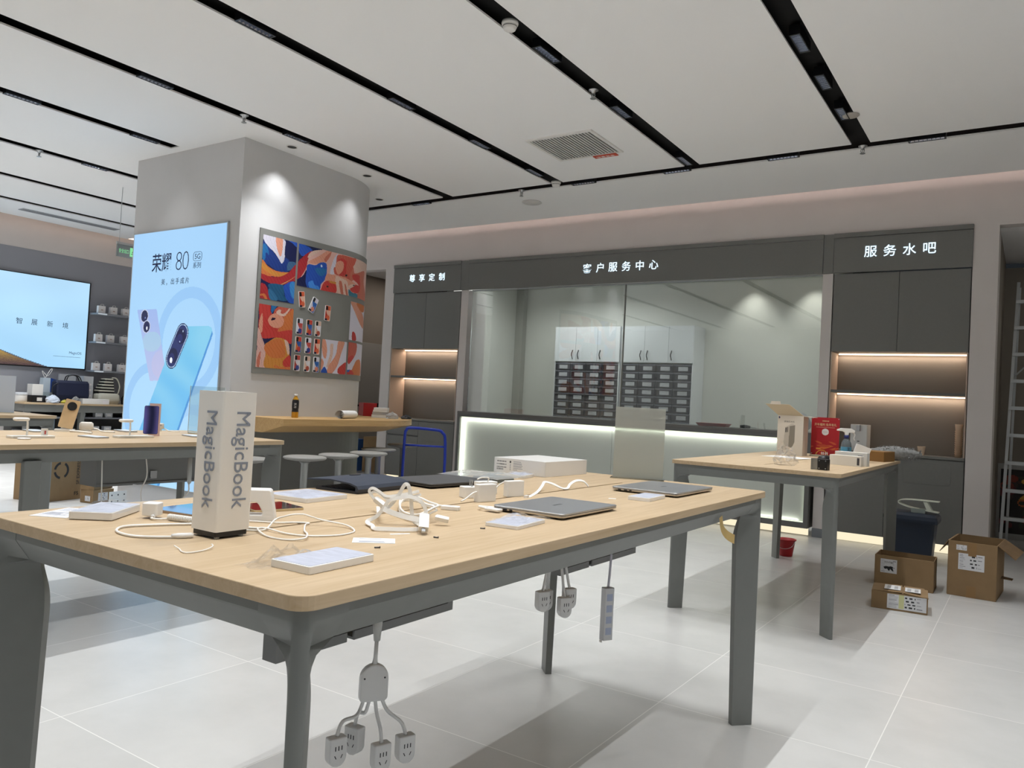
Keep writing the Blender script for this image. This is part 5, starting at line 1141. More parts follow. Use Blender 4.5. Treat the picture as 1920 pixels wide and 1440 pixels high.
# dark joinery behind the screen and shelves
m_lw = mat('left_joinery', '#9698a0', 0.5)
tag(MB().box(-12.349, -12.346, 3.0, 8.3, 0.9, 3.09).build('wall_panelling', m_lw), 'dark grey wall panelling around the screen on the left wall', 'wall panel')
m_lsh = mat('left_shelf', '#8c8f96', 0.45)
shz = [2.262, 1.817, 1.366]
for z, l in zip(shz, ('top', 'middle', 'bottom')):
    t = thing('wall_shelf', '%s grey wall shelf of gift bags right of the wall screen' % l, 'shelf', (-12.345, 6.46, z), 0, 'grey wall shelves')
    MB().box(0, .28, 0, 1.9, -.028, 0.0).build('board', m_lsh, t, bevel=0.002)
    MB().box(.27, .2815, 0, .14, -.027, -.006).build('end_light', emis('shelf_tip', '#dfe9f2', 0.55), t)
m_bag = mat('gift_bag', '#f0ecec', 0.6)
def giftbag(loc, label, w_=.11, h=.115):
    t = thing('gift_bag', label, 'gift bag', loc, 0, 'small white gift bags on the wall shelves')
    MB().loft([[(-.03, -w_ / 2, 0), (.03, -w_ / 2, 0), (.03, w_ / 2, 0), (-.03, w_ / 2, 0)], [(-.026, -w_ / 2, h), (.026, -w_ / 2, h), (.026, w_ / 2, h), (-.026, w_ / 2, h)]], sm=False).build('bag', m_bag, t)
    MB().tube(spline([(.026, -.024, h - .002), (.026, -.02, h + .022), (.026, .02, h + .022), (.026, .024, h - .002)], 4), .003, 6).build('handle', m_white, t)
    MB().box(.0300, .0306, -.016, .016, .045, .058).build('emblem', mat('bag_print', '#b69a8c', 0.6), t)
for r, (z, yy) in enumerate(zip(shz, ((6.55, 6.74, 6.94), (6.53, 6.72, 6.94), (6.52, 6.71, 6.93)))):
    for k, y in enumerate(yy):
        giftbag((-12.16, y, z), 'small white gift bag on the %s wall shelf, %s of three' % (('top', 'middle', 'bottom')[r], ('left', 'centre', 'right')[k]))
# counter along the left wall
t = thing('wall_counter', 'oak topped grey counter along the left wall piled with bags', 'counter', (-12.34, 6.75, 0))
MB().box(0, .60, -1.42, 1.5, .825, .85).build('top', m_oak, t, bevel=0.002)
MB().box(.02, .585, -1.40, 1.48, .72, .8245).build('apron', m_metal, t)
MB().box(.02, .50, -1.30, 1.38, .625, .648).build('shelf', m_lsh, t)
MB().box(.02, .50, -1.30, 1.38, .42, .443).build('shelf', m_lsh, t)
for y in (-1.38, -.62, 1.4): MB().box(.50, .58, y, y + .06, 0, .72).build('leg', m_metal, t)
MB().box(.0, .018, -1.40, 1.48, 0.0, .72).build('back_panel', m_fascia2, t)
CZ = 0.85
def wb(label, x, y, z, w_, d, h, m=m_white, rz=0, mark=None, group=None, nm='white_box'):
    t = thing(nm, label, 'box', (x, y, z), rz, group)
    MB().box(-w_ / 2, w_ / 2, -d / 2, d / 2, 0, h).build('carton', m, t, bevel=0.0015)
    if mark: MB().box(w_ / 2, w_ / 2 + .0008, *mark[:4]).build('label', mark[4], t)
    return t
m_gbox = mat('small_box_white', '#cfd2d6', 0.5)
for z, rows, lev in ((.648, ((6.13, .10), (6.30, .10), (6.56, .11), (6.72, .11)), 'upper'), (.443, ((6.52, .11), (6.71, .11)), 'lower')):
    for k, (y, w_) in enumerate(rows):
        wb('small white product box on the %s shelf under the left wall counter, %s' % (lev, ('first from left', 'second from left', 'third from left', 'fourth from left')[k]), -11.90, y * .985, z, .08, w_, .066, m_gbox, mark=(-.03, .03, .02, .045, m_dark if k < 2 and lev == 'upper' else m_bag), group='small white boxes under the left wall counter')
t = thing('round_tub', 'short white round tub at the left end of the wall counter', 'tub', (-12.0, 5.40, CZ))
MB().lathe([(.075, 0), (.08, .02), (.08, .11), (.075, .125), (.06, .128)], 24).build('body', m_white, t); MB().lathe([(.084, .10), (.084, .13), (.078, .134), (.0001, .134)], 24, caps=False).build('lid', m_gbox, t)
wb('black carton with white label at the left end of the wall counter', -11.98, 5.60, CZ, .16, .19, .10, m_dark, mark=(-.03, .04, .02, .07, m_paper), nm='black_carton')
wb('white cube carton stacked on the black carton', -12.0, 5.585, CZ + .1005, .15, .15, .16, m_white)
o = MB().box(-.06, .06, -.045, .045, 0, .15).build('clear_case', m_acryl, loc=(-12.0, 5.76, CZ)); tag(o, 'clear plastic case beside the white cube carton', 'case')
def lump(name, label, cat, loc, w_, d, h, m, seed, n=14, rough=.2, rz=0):
    r = random.Random(seed); rings = []
    for k in range(7):
        a = k / 6; sc_ = math.sin(PI * (.30 + .68 * a)) ** .6
        rings.append([(math.cos(2 * PI * i / n) * w_ / 2 * sc_ * (1 + r.uniform(-rough, rough)), math.sin(2 * PI * i / n) * d / 2 * sc_ * (1 + r.uniform(-rough, rough)), h * a * (1 + (r.uniform(-rough, rough) * .5 if k else 0))) for i in range(n)])
    o = MB().loft(rings, sm=False).build(name, m, loc=loc, rz=rz); return tag(o, label, cat)
lump('plastic_bag', 'crumpled white plastic bag in front of the blue and white paper bag', 'bag', (-11.80, 5.74, CZ), .14, .19, .11, mat('film_white', '#cdd6e4', 0.35), 31)
t = thing('paper_bag', 'upright white paper bag with blue side and white ribbon on the wall counter', 'bag', (-12.2, 5.86, CZ))
MB().loft([[(-.06, -.12, 0), (.06, -.12, 0), (.06, .0, 0), (-.06, .0, 0)], [(-.05, -.10, .36), (.05, -.10, .36), (.05, .0, .36), (-.05, .0, .36)]], sm=False).build('front', mat('bag_ice', '#d3e2ee', 0.5), t)
MB().loft([[(-.06, .0005, 0), (.06, .0005, 0), (.06, .14, 0), (-.06, .14, 0)], [(-.05, .0005, .36), (.05, .0005, .36), (.045, .12, .33), (-.045, .12, .33)]], sm=False).build('side', mat('bag_blue', '#234a9c', 0.5), t)
MB().tube(spline([(.0, -.06, .36), (.0, -.10, .46), (.0, -.02, .39), (.0, .04, .48), (.0, .02, .49), (.0, -.03, .40), (0, -.05, .36)], 5), .005, 6).build('ribbon', m_white, t)
t = thing('tote_bag', 'big dark navy tote bag with long handles on the wall counter', 'bag', (-11.965, 6.065, CZ))
m_navyb = mat('tote_navy', '#141c3a', 0.6, bump=0.2, bscale=40)
MB().loft([[(x, y, z) for x, y in rrect(w_, d, .03, 4)] for w_, d, z in ((.16, .44, 0), (.19, .49, .12), (.15, .49, .30), (.08, .47, .335), (.06, .46, .335), (.06, .46, .30))], sm=False).build('body', m_navyb, t)
for s in (-.03, .03): MB().tube(spline([(s, -.08, .33), (s + .01, -.06, .40), (s + .01, .02, .42), (s, .10, .40), (s, .14, .33)], 5), .008, 6).build('handle', m_dark, t)
MB().tube(spline([(.08, -.22, .29), (.09, -.30, .24), (.09, -.29, .13), (.085, -.24, .10)], 5), .008, 6).build('handle', m_dark, t)
for k in range(4):
    wb('white carton in the stack right of the navy tote, %s' % ('at the bottom', 'second from the bottom', 'second from the top', 'on top')[k], -12.17, 6.385 + .002 * k, CZ + (0, .085, .17, .255)[k], .16, .16 - .01 * (k > 2), (.0845, .0845, .0845, .16)[k], m_gbox, mark=(-.01, .05, .02, .05, m_bag), group='stack of white cartons on the wall counter')
wb('wide shallow white carton standing behind the navy tote', -12.28, 6.16, CZ, .04, .25, .43, m_gbox)
t = wb('flat long white carton at the front of the wall counter', -11.80, 6.35, CZ, .09, .40, .08, m_white, mark=(.10, .19, .01, .05, m_bag))
# stacked black and white folded bags, one thing each
m_cream = mat('canvas_cream', '#d8d6c8', 0.75)
for k in range(5):
    t = thing('folded_bag', 'folded black and cream bag in the pile on the wall counter, %s' % ('bottom', 'second from bottom', 'middle', 'second from top', 'top')[k], 'bag', (-12.1, 6.65 + .008 * k, CZ + .17 + .046 * k), 0, 'pile of folded bags on the wall counter')
    MB().prism(rrect(.16, .26 - .03 * k, .02), .0, .022, 0).build('dark_side', m_dark, t, bevel=0.004); MB().prism(rrect(.165, .25 - .03 * k, .02), .0225, .045).build('cream_side', m_cream, t, bevel=0.006)
t = thing('canvas_tote', 'cream canvas tote bag with dark base under the pile of folded bags', 'bag', (-12.08, 6.675, CZ))
MB().loft([[(x, y, z) for x, y in rrect(w_, d, .04, 4)] for w_, d, z in ((.20, .30, 0), (.24, .35, .06), (.22, .33, .14), (.16, .28, .168))], sm=True).build('body', m_cream, t)
MB().tube(spline([(.02, .17, .15), (.03, .19, .28), (.02, .14, .40), (.02, .06, .41)], 5), .01, 6).build('strap', m_cream, t)
lump('black_bag', 'slumped black bag at the right end of the wall counter', 'bag', (-11.98, 6.97, CZ), .20, .18, .20, m_dark, 9)
lump('snack_pack', 'yellow and black packet lying on the wall counter', 'packet', (-11.80, 5.91, CZ), .08, .11, .05, mat('pack_yellow', '#b8ac2c', 0.4), 14)
lump('clear_bag', 'clear crumpled plastic bag in front of the navy tote', 'bag', (-11.78, 6.06, CZ), .09, .13, .10, glassy('bag_clear', '#eef2f4', .10, .15, haze=.25), 16, rough=.3)
# exit sign hung from the ceiling
t = thing('exit_sign', 'green lit exit sign hung from the ceiling left of the pillar', 'sign', (-9.0, 5.16, 2.68))
MB().box(-.012, .012, -.175, .175, 0, .145).build('panel', mat('exit_glass', '#8b9294', 0.2), t)
MB().box(-.016, .016, -.18, .18, .145, .172).build('rail', m_alu, t)
m_exit = emis('exit_green', '#8fe6a4', 0.9)
text('lettering', '安全出口', 0.05, (0.0125, -.095, .072), (0, 1, 0), (0, 0, 1), m_exit, t, 0.0004, fit=(0.12, 0.05))
MB().box(.0125, .0130, -.02, .075, .02, .125).build('pictogram', m_exit, t)
rm = MB(); rm.tube([(.014, .03, .105), (.014, .032, .105)], .009).tube([(.014, .03, .09), (.014, .022, .06)], .006).tube([(.014, .022, .06), (.014, .04, .045), (.014, .036, .028)], .004).tube([(.014, .022, .06), (.014, .008, .05), (.014, -.005, .05)], .004).tube([(.014, .03, .088), (.014, .012, .08), (.014, .006, .066)], .0035).tube([(.014, .03, .088), (.014, .048, .076)], .0035)
rm.build('runner_mark', mat('exit_dark', '#2c5a40', 0.6), t)
for s in (-.15, .15): MB().cyl(0, s, .172, .82, .004, 8).build('hanger', m_alu, t)

# ------------------------------------------------------------------ things on the left table
T = 0.906
m_stand = mat('stand_white', '#dedbd4', 0.4)
def watch_stand(label, x, y, extra):
    t = thing('charging_stand', label, 'charging stand', (x, y, T), 0, 'white charging stands on the left table')
    MB().prism(rrect(.07, .20, .01), 0, .012).build('base', m_stand, t, bevel=0.002)
    MB().tube(spline([(-.02, -.01, .011), (-.02, -.01, .07), (-.018, -.016, .088), (-.012, -.03, .094)], 6), .0045, 10).build('post', m_stand, t)
    MB().loft([[(.02 + a, -.058 + b, z) for a, b in rrect(.05 * k, .062 * k, .012 * k)] for k, z in ((.8, .084), (1, .088), (1, .096), (.85, .10))]).build('charging_head', m_white, t)
    if extra:
        MB().box(-.012, .006, .05, .075, .012, .046).build('phone_rest', m_stand, t)
        MB().box(.0061, .0066, .058, .066, .018, .036).build('red_mark', mat('mark_red', '#b8504c', 0.5), t)
    return t
watch_stand('white charging stand with round head at the left end of the left table', -4.06, 1.885, True)
watch_stand('white charging stand behind the upright purple phone', -4.02, 2.385, False)
t = thing('charging_ring', 'white ring charger lying in front of the left charging stand', 'charger', (-3.975, 1.815, T))
MB().lathe([(.016, .001), (.026, 0), (.029, .003), (.026, .007), (.017, .007), (.016, .001)], 28, caps=False).build('ring', m_white, t)
MB().cyl(0, 0, .001, .004, .0165, 24).build('pad', mat('pad_grey', '#8e8e8c', 0.5), t)
def phone(nm, label, loc, rz, front, lean=None, back=None, m_edge=m_silver, tiltz=0):
    t = thing(nm, label, 'phone', loc, rz)
    M_ = Matrix.Identity(4)
    b = MB().prism(rrect(.074, .158, .009), 0, .0072); g = MB().prism(rrect(.071, .155, .008), .0072, .0078)
    if lean is not None:
        M_ = Matrix.Translation((0, 0, .081)) @ Matrix.Rotation(PI / 2 - lean, 4, 'X') @ Matrix.Rotation(tiltz, 4, 'Z')
        b.xf(M_); g.xf(M_)
    b.build('body', m_edge, t, bevel=0.0012); g.build('screen', front, t)
    return t, M_
m_scr = mat('screen_off', '#20242c', 0.06, coat=0.5)
m_scrw = mat('screen_mirror_pale', '#dce2e9', 0.35)  # pale reflection on the flat phones put into the screen colour
for x, y, rz, l, m in ((-4.55, 2.13, 1.5, 'phone lying flat behind the left charging stand', m_scrw), (-4.06, 2.19, 1.7, 'phone lying flat at the middle of the left table front', m_scrw), (-4.54, 2.64, 1.5, 'phone lying flat behind the purple phone', m_scrw), (-4.07, 2.78, 1.4, 'phone lying flat right of the purple phone, tinted pale like the mirrored advert', m_scrw)):
    phone('phone', l, (x, y, T), rz, m)
# purple phone upright on a rest, facing the camera side
m_pur = bpy.data.materials.new('screen_purple'); m_pur.use_nodes = True
nt = m_pur.node_tree; b_ = nt.nodes['Principled BSDF']; tc = nt.nodes.new('ShaderNodeTexCoord'); wv = nt.nodes.new('ShaderNodeTexWave'); wv.inputs['Scale'].default_value = 3; wv.inputs['Distortion'].default_value = 2.5
nt.links.new(tc.outputs['Object'], wv.inputs[0]); rp = nt.nodes.new('ShaderNodeValToRGB'); rp.color_ramp.elements[0].color = lin('#101436'); rp.color_ramp.elements[1].color = lin('#4a4488'); rp.color_ramp.elements.new(.97).color = lin('#5a5496'); rp.color_ramp.elements[-1].color = lin('#9a96c0')
nt.links.new(wv.outputs[0], rp.inputs[0]); nt.links.new(rp.outputs[0], b_.inputs['Base Color']); b_.inputs['Roughness'].default_value = .08
nt.links.new(rp.outputs[0], b_.inputs['Emission Color']); b_.inputs['Emission Strength'].default_value = 0.25
t, M_ = phone('phone', 'upright phone with dark purple screen on the left table', (-4.06, 2.505, T + .0135), math.radians(57), m_pur, lean=math.radians(10), m_edge=m_dark)
t = thing('display_card', 'small pink backed card standing behind the purple phone', 'card', (-4.14, 2.575, T), math.radians(57))
MB().box(-.03, .03, 0, .003, 0.0, .185).xf(Matrix.Rotation(math.radians(-6), 4, 'X')).build('card', mat('card_pink', '#d8b8b0', 0.5), t)
MB().box(-.03, .03, .004, .03, 0.0, .01).build('foot', m_stand, t)
# phone in gold showing its camera ring
t = thing('phone', 'tall gold phone back with round black camera, propped on the left table', 'phone', (-4.56, 2.295, T), math.radians(60))
M_ = Matrix.Translation((0, 0, .018)) @ Matrix.Rotation(math.radians(12), 4, 'Y') @ Matrix.Rotation(math.radians(-10), 4, 'X')
q = rrect(.076, .165, .006, cy_=.083)
MB().plate((0, 0, 0), (1, 0, 0), (0, 0, 1), q, .009).xf(M_).build('body', mat('phone_gold', '#c7a980', 0.4, var=.12, scale=14), t)
c = MB().cyl(0, 0, 0, .0035, .0245, 28).xf(M_ @ Matrix.Translation((.002, -.009, .128)) @ Matrix.Rotation(PI / 2, 4, 'X')); c.build('camera_ring', m_dark, t)
MB().prism(rrect(.10, .08, .006), 0, .012).box(-.02, .02, .0, .03, .012, .05).build('rest', m_stand, t)
# white rounded charger pod and cable
t = thing('charging_pod', 'white rounded charging pod with a cable on the left table', 'charger', (-4.56, 2.415, T), math.radians(60))
MB().loft([[(x, y, z) for x, y in rrect(.075 * k, .035 * k, .014 * k)] for k, z in ((.7, .004), (.95, .012), (1, .03), (.95, .046), (.7, .054))]).build('pod', m_stand, t)
MB().prism(rrect(.05, .05, .01), 0, .005).build('foot', m_stand, t)
MB().tube(spline([(.035, 0, .02), (.06, -.01, .014), (.08, -.04, .006), (.12, -.07, .004), (.15, -.07, .004)], 6), .004).build('lead', m_cable, t)
t = thing('sleeve_cable', 'thick white cable end lying before the charging pod', 'cable', (-4.42, 2.33, T))
MB().tube(spline([(-.22, -.02, .006), (-.12, -.03, .006), (0, -.02, .007), (.10, -.01, .006)], 6), [.005] * 19, 8).build('lead', m_cable, t)
t = thing('white_pod', 'small white square gadget with a grey bar beside the purple phone', 'gadget', (-4.575, 2.88, T), math.radians(58))
MB().loft([[(x, y, z) for x, y in rrect(.055 * k, .03 * k, .010 * k)] for k, z in ((.8, .014), (1, .02), (1, .044), (.8, .05))]).build('pod', m_stand, t)
MB().box(-.014, .014, -.0158, -.015, .036, .042).build('bar', mat('bar_grey', '#8a8c92', 0.5), t)
MB().prism(rrect(.03, .03, .006), 0, .014).build('foot', m_stand, t)
MB().tube(spline([(.025, 0, .02), (.04, .0, .012), (.06, -.02, .004), (.12, -.05, .004)], 6), .003).build('lead', m_cable, t)
t = thing('sign_holder', 'clear acrylic sign holder at the right end of the left table', 'sign holder', (-4.30, 3.02, T), math.radians(52))
MB().box(-.10, .10, -.0025, .0025, .008, .295).build('panel', m_acryl, t)
MB().box(-.1, .1, -.04, .04, 0, .008).build('foot', m_acryl, t)
MB().box(-.1035, -.1005, -.003, .003, .008, .296).box(.1005, .1035, -.003, .003, .008, .296).build('edges', mat('acryl_edge', '#c5d6dd', 0.2), t)
t = thing('sign_holder', 'pale milky sign panel standing on the far left table', 'sign holder', (-6.90, 2.93, T), math.radians(60))
MB().box(-.12, .12, -.003, .003, .006, .30).build('panel', mat('panel_ice', '#c5cfdd', 0.4), t); MB().box(-.12, .12, -.04, .04, 0, .006).build('foot', m_acryl, t)
# things hanging and standing under the left table
t = thing('hanging_cable', 'thin white cable hanging in front of the tray under the left table', 'cable', (-3.85, 2.36, 0.80))
MB().tube(spline([(0, 0, 0.018), (.01, .005, -.08), (-.01, -.01, -.16), (0, -.005, -.24)], 6), .003, 6).build('lead', m_cable, t)
t = thing('hanging_cable', 'white cable with a film wrapped plug hanging under the left table', 'cable', (-3.85, 2.62, 0.80))
MB().tube([(0, 0, .018), (0, 0, -.07), (0, .002, -.13), (0, 0, -.14)], [.010, .012, .011, .005], 8).build('wrapped_plug', mat('film_grey', '#b9bab8', 0.3), t)
MB().tube(spline([(0, 0, -.14), (0, 0, -.18), (-.01, -.03, -.23), (.0, -.03, -.28)], 5), .004, 6).build('lead', m_cable, t)
t = thing('hanging_cable', 'thin white cable hanging beside the middle leg of the left table', 'cable', (-3.80, 2.10, 0.80))
MB().tube(spline([(0, 0, .018), (0, .01, -.2), (.02, 0, -.4), (0, .01, -.55)], 5), .003, 6).build('lead', m_cable, t)
def carton(name, label, loc, rz, w_, d, h, open_=False, marks=(), flaps=(), wall=.005):
    t = thing(name, label, 'cardboard box', loc, rz)
    c = MB()
    if open_:
        c.box(-w_ / 2, w_ / 2, -d / 2, d / 2, 0, wall)
        c.box(-w_ / 2, w_ / 2, -d / 2, -d / 2 + wall, wall, h).box(-w_ / 2, w_ / 2, d / 2 - wall, d / 2, wall, h)
        c.box(-w_ / 2, -w_ / 2 + wall, -d / 2 + wall, d / 2 - wall, wall, h).box(w_ / 2 - wall, w_ / 2, -d / 2 + wall, d / 2 - wall, wall, h)
    else: c.box(-w_ / 2, w_ / 2, -d / 2, d / 2, 0, h)
    c.build('carton', m_card, t, bevel=0.002)
    for nm, pts, m in flaps:
        P = [Vector(p) for p in pts]; nn = (P[1] - P[0]).cross(P[2] - P[0]).normalized() * .004
        MB().add([tuple(p) for p in P] + [tuple(p + nn) for p in P], [(3, 2, 1, 0), (4, 5, 6, 7), (0, 1, 5, 4), (1, 2, 6, 5), (2, 3, 7, 6), (3, 0, 4, 7)]).build(nm, m, t)
    for nm, face, u0, u1, v0, v1, pf in marks:
        f = {'front': lambda u, v: (u, -d / 2 - .0012, v), 'right': lambda u, v: (w_ / 2 + .0012, u, v), 'left': lambda u, v: (-w_ / 2 - .0012, -u, v), 'top': lambda u, v: (u, v, h + .0012)}[face]
        sheet(nm, u0, u1, v0, v1, max(12, int((u1 - u0) / .0025)), max(12, int((v1 - v0) / .0025)), f, pf, m_print2, t)
    return t
def label_paint(seed, yellow=False, heavy=True):
    def paint(U, V, RGB):
        r = random.Random(seed); RGB[:] = hx('#d6d6d8'); u0, u1, v0, v1 = U.min(), U.max(), V.min(), V.max(); W_, H_ = u1 - u0, v1 - v0
        for k in range(9):
            a = u0 + W_ * .04; v = v1 - H_ * (k + .7) / 9.6
            RGB[(U > a) & (U < a + W_ * r.uniform(.12, .28)) & (np.abs(V - v) < H_ * .018)] = hx('#9a9aa0')
        if heavy:
            for k in range(4):
                v = v1 - H_ * (.16 + .22 * k)
                RGB[(U > u0 + W_ * .46) & (U < u0 + W_ * .72) & (np.abs(V - v) < H_ * .05) & (np.sin(U * 2300 + k * 2) > -.35)] = hx('#2c2c30')
        if yellow: RGB[(U > u0 + W_ * .30) & (U < u0 + W_ * .43) & (V > v0 + H_ * .05)] = hx('#cfcf9a')
        for k in range(4):
            v = v1 - H_ * (.12 + .24 * k); RGB[(U > u0 + W_ * .76) & (U < u0 + W_ * r.uniform(.82, .97)) & (np.abs(V - v) < H_ * .02)] = hx('#7a7a80')
    return paint
t = carton('shipping_box', 'large brown shipping box with courier name print under the left table', (-8.16, 3.98, 0), math.radians(14), .40, .42, .52, marks=[('barcode', 'front', -.15, -.09, .37, .44, label_paint(3))])
m_bk = mat('carton_print', '#2b2a2c', 0.8)
text('lettering', 'SF EXPRESS', .06, (.2012, .165, .27), (0, 0, 1), (0, -1, 0), m_bk, t, .0004, fit=(.24, .032))
text('lettering', 'F5', .06, (.2012, .155, .06), (0, 1, 0), (0, 0, 1), m_bk, t, .0004, fit=(.045, .035))
rr_ = MB()
for a0, a1 in ((-60, 60), (100, 170), (190, 260)):
    pts = []; n = 12
    for rr2 in (.085, .062):
        for i in range(n + 1):
            a = math.radians(a0 + (a1 - a0) * (i / n if rr2 > .07 else 1 - i / n)); pts.append((-.03 + rr2 * math.cos(a), .30 + rr2 * math.sin(a)))
    rr_.plate((.2006, 0, 0), (0, 1, 0), (0, 0, 1), pts, .0008)
rr_.build('ring_mark', m_bk, t)
carton('small_carton', 'small brown carton with white label under the left table', (-7.72, 4.24, 0), math.radians(12), .17, .24, .13, marks=[('label', 'right', -.06, .05, .02, .10, label_paint(6)), ('label', 'front', -.02, .05, .02, .07, label_paint(7))])
carton('small_carton', 'shallow brown tray carton stacked on the small brown carton', (-7.74, 4.24, .1305), math.radians(20), .16, .25, .05, open_=True)
t = thing('bracket_box', 'white perforated metal bracket beside the small brown carton', 'bracket', (-7.45, 4.30, 0), math.radians(10))
MB().box(-.004, 0, -.10, .10, 0, .13).box(0, .08, -.10, .10, 0, .004).build('plate', m_white, t)
hp = MB()
for i in range(3):
    for j in range(2): hp.cyl(0, 0, 0, .0006, .008, 12).xf(Matrix.Translation((0.0001, -.07 + .07 * i, .035 + .06 * j)) @ Matrix.Rotation(PI / 2, 4, 'Y'), len(hp.v) - 24)
hp.build('holes', m_ink, t)

# ------------------------------------------------------------------ bar things, hand truck, passage things
BZ = 0.82 + 0.1342
t = thing('drink_bottle', 'amber drink bottle with black label on the bar', 'bottle', (-5.76, 4.99, BZ))
MB().lathe([(.028, 0), (.032, .006), (.032, .05), (.029, .075), (.032, .10), (.032, .15), (.026, .175), (.014, .195), (.013, .205)], 24).build('bottle', mat('juice_amber', '#c08a1c', 0.12, coat=.3), t)
MB().lathe([(.0325, .055), (.0300, .078), (.0326, .10), (.0326, .15), (.028, .17)], 24, caps=False).build('label', mat('label_black', '#16161c', 0.4), t)
MB().cyl(0, 0, .205, .222, .0155, 20).build('cap', m_white, t)
text('lettering', '东方', .03, (.0335, -.003, .115), (0, 0, -1), (0, 1, 0), m_paper, t, .0004, fit=(.05, .022)).rotation_euler = (0, 0, math.radians(-38))
t = thing('paper_roll', 'loose roll of white paper lying on the bar', 'paper', (-5.76, 5.66, BZ), math.radians(20))
sp = [(-.0, 0)]
pr = []
for i in range(60):
    a = i / 60 * 5.2 * PI; r = .012 + .0026 * a; pr.append((r * math.cos(a), .055 + r * math.sin(a) * .9))
bt = min(p[1] for p in pr); pr = [(a, b - bt + .001) for a, b in pr]
rg = MB(); rg.loft([[(x, -.16, z) for x, z in pr], [(x, .16, z) for x, z in pr]], sm=True, caps=False, closed=False).build('sheet', m_paper, t)
for k in range(4):
    wb('white book in the stack at the end of the bar, %s' % ('at the bottom', 'second from the bottom', 'third from the bottom', 'on top')[k], -6.17 + .006 * k, 6.58, BZ + .0005 + (0, .0355, .066, .089)[k], .17 - .006 * k, .24, (.035, .03, .0225, .024)[k], m_paper if k != 1 else mat('book_grey', '#b4b2b4', 0.5), math.radians(38), group='stack of white books on the bar', nm='book')
lump('crumpled_wrap', 'crumpled clear wrap right of the books on the bar', 'plastic wrap', (-5.93, 6.52, BZ), .10, .16, .07, glassy('wrap_clear', '#f0f2f2', .08, .15, haze=.35), 5, rough=.3)
lump('dark_cloth', 'small dark crumpled cloth at the tip of the bar', 'cloth', (-5.90, 6.72, BZ), .10, .13, .045, mat('cloth_dark', '#4a4a4c', 0.8), 6, rough=.3)
wb('red box behind the white books on the bar', -6.66, 6.88, BZ, .16, .30, .155, m_red, math.radians(55), nm='red_box')
t = thing('hand_truck', 'blue tubular handle of a platform hand truck behind the nearest table', 'hand truck', (-5.315, 6.365, 0), math.radians(33))
m_blue = mat('truck_blue', '#11309c', 0.35)
w2 = .215
P = [(-w2 - .0, 0, .16), (-w2, 0, .50), (-w2 + .005, 0, .80), (-w2 + .018, 0, .855), (-w2 + .06, 0, .882), (w2 - .09, 0, .872), (w2 - .03, 0, .845), (w2 + .0, 0, .78), (w2 + .01, 0, .5), (w2 + .01, 0, .16)]
MB().tube(spline(P, 6), .0155, 12).build('handle', m_blue, t)
MB().tube([(-w2 + .004, 0, .70), (w2 + .004, 0, .70)], .011, 10).build('cross_bar', m_blue, t)
MB().box(-.24, .24, -.68, .02, .13, .16).build('platform', m_blue, t, bevel=.01)
for a in (-.19, .19):
    for b in (-.58, -.08): MB().cyl(0, 0, -.018, .018, .06, 18).xf(Matrix.Translation((a, b, .0605)) @ Matrix.Rotation(PI / 2, 4, 'Y')).build('wheel', m_dark, t)
    for b in (-.58, -.08): MB().box(a - .03, a - .022, b - .03, b + .03, .05, .13).box(a + .022, a + .03, b - .03, b + .03, .05, .13).build('caster_fork', m_steel, t)
carton('passage_carton', 'brown carton standing in the passage behind the pillar', (-8.62, 9.15, 0), math.radians(10), .30, .30, .55)
t = wb('blue and white pack standing in the passage beside the brown carton', -8.95, 9.0, 0, .20, .25, .50, mat('pack_blue', '#3f6fb4', 0.5), nm='blue_pack')

# ------------------------------------------------------------------ things on the second table
T = 0.906
t = thing('product_box', 'tall open white box printed with a water dispenser on the second table', 'box', (-1.575, 6.40, T))
m_pbox = mat('box_ivory', '#d9d1c4', 0.6)
W_, D_, H_ = .196, .16, .31
MB().box(-W_ / 2, W_ / 2, -D_ / 2, D_ / 2, 0, .004).box(-W_ / 2, W_ / 2, -D_ / 2, -D_ / 2 + .004, .004, H_).box(-W_ / 2, W_ / 2, D_ / 2 - .004, D_ / 2, .004, H_).box(-W_ / 2, -W_ / 2 + .004, -D_ / 2 + .004, D_ / 2 - .004, .004, H_).box(W_ / 2 - .004, W_ / 2, -D_ / 2 + .004, D_ / 2 - .004, .004, H_).build('carton', m_pbox, t)
def paint(U, V, RGB):
    RGB[:] = hx('#d9d1c4')
    P = lambda *q: [(a * W_ / 2, b * H_) for a, b in q]
    RGB[inpoly(U, V, P((-.05, .74), (.0, .78), (.18, .80), (.36, .76), (.36, .33), (.22, .22), (-.10, .14)))] = hx('#8a8377')
    RGB[inpoly(U, V, P((-.50, .20), (-.40, .70), (-.05, .74), (-.10, .14)))] = hx('#bdb5a8')
    RGB[inpoly(U, V, P((-.40, .70), (.0, .78), (.22, .80), (.36, .76), (-.05, .735)))] = hx('#c9c2b6')
    RGB[inpoly(U, V, P((-.36, .57), (-.36, .69), (-.27, .70), (-.27, .575)))] = hx('#3b3a38')
    RGB[inpoly(U, V, P((-.23, .575), (-.23, .705), (-.16, .71), (-.16, .58)))] = hx('#3b3a38')
    RGB[inell(U, V, -.42 * W_ / 2, .17 * H_, .022, .014, -.4)] = hx('#a59d90')
    RGB[inell(U, V, -.88 * W_ / 2, .945 * H_, .006, .009)] = hx('#2c3264')
sheet('print', -W_ / 2 + .001, W_ / 2 - .001, .001, H_ - .001, 70, 110, lambda u, v: (u, -D_ / 2 - .0008, v), paint, m_print2, t)
text('lettering', '即热饮水机', .02, (-.008, -D_ / 2 - .0010, .262), (1, 0, 0), (0, 0, 1), m_ink, t, .0002, fit=(.078, .014))
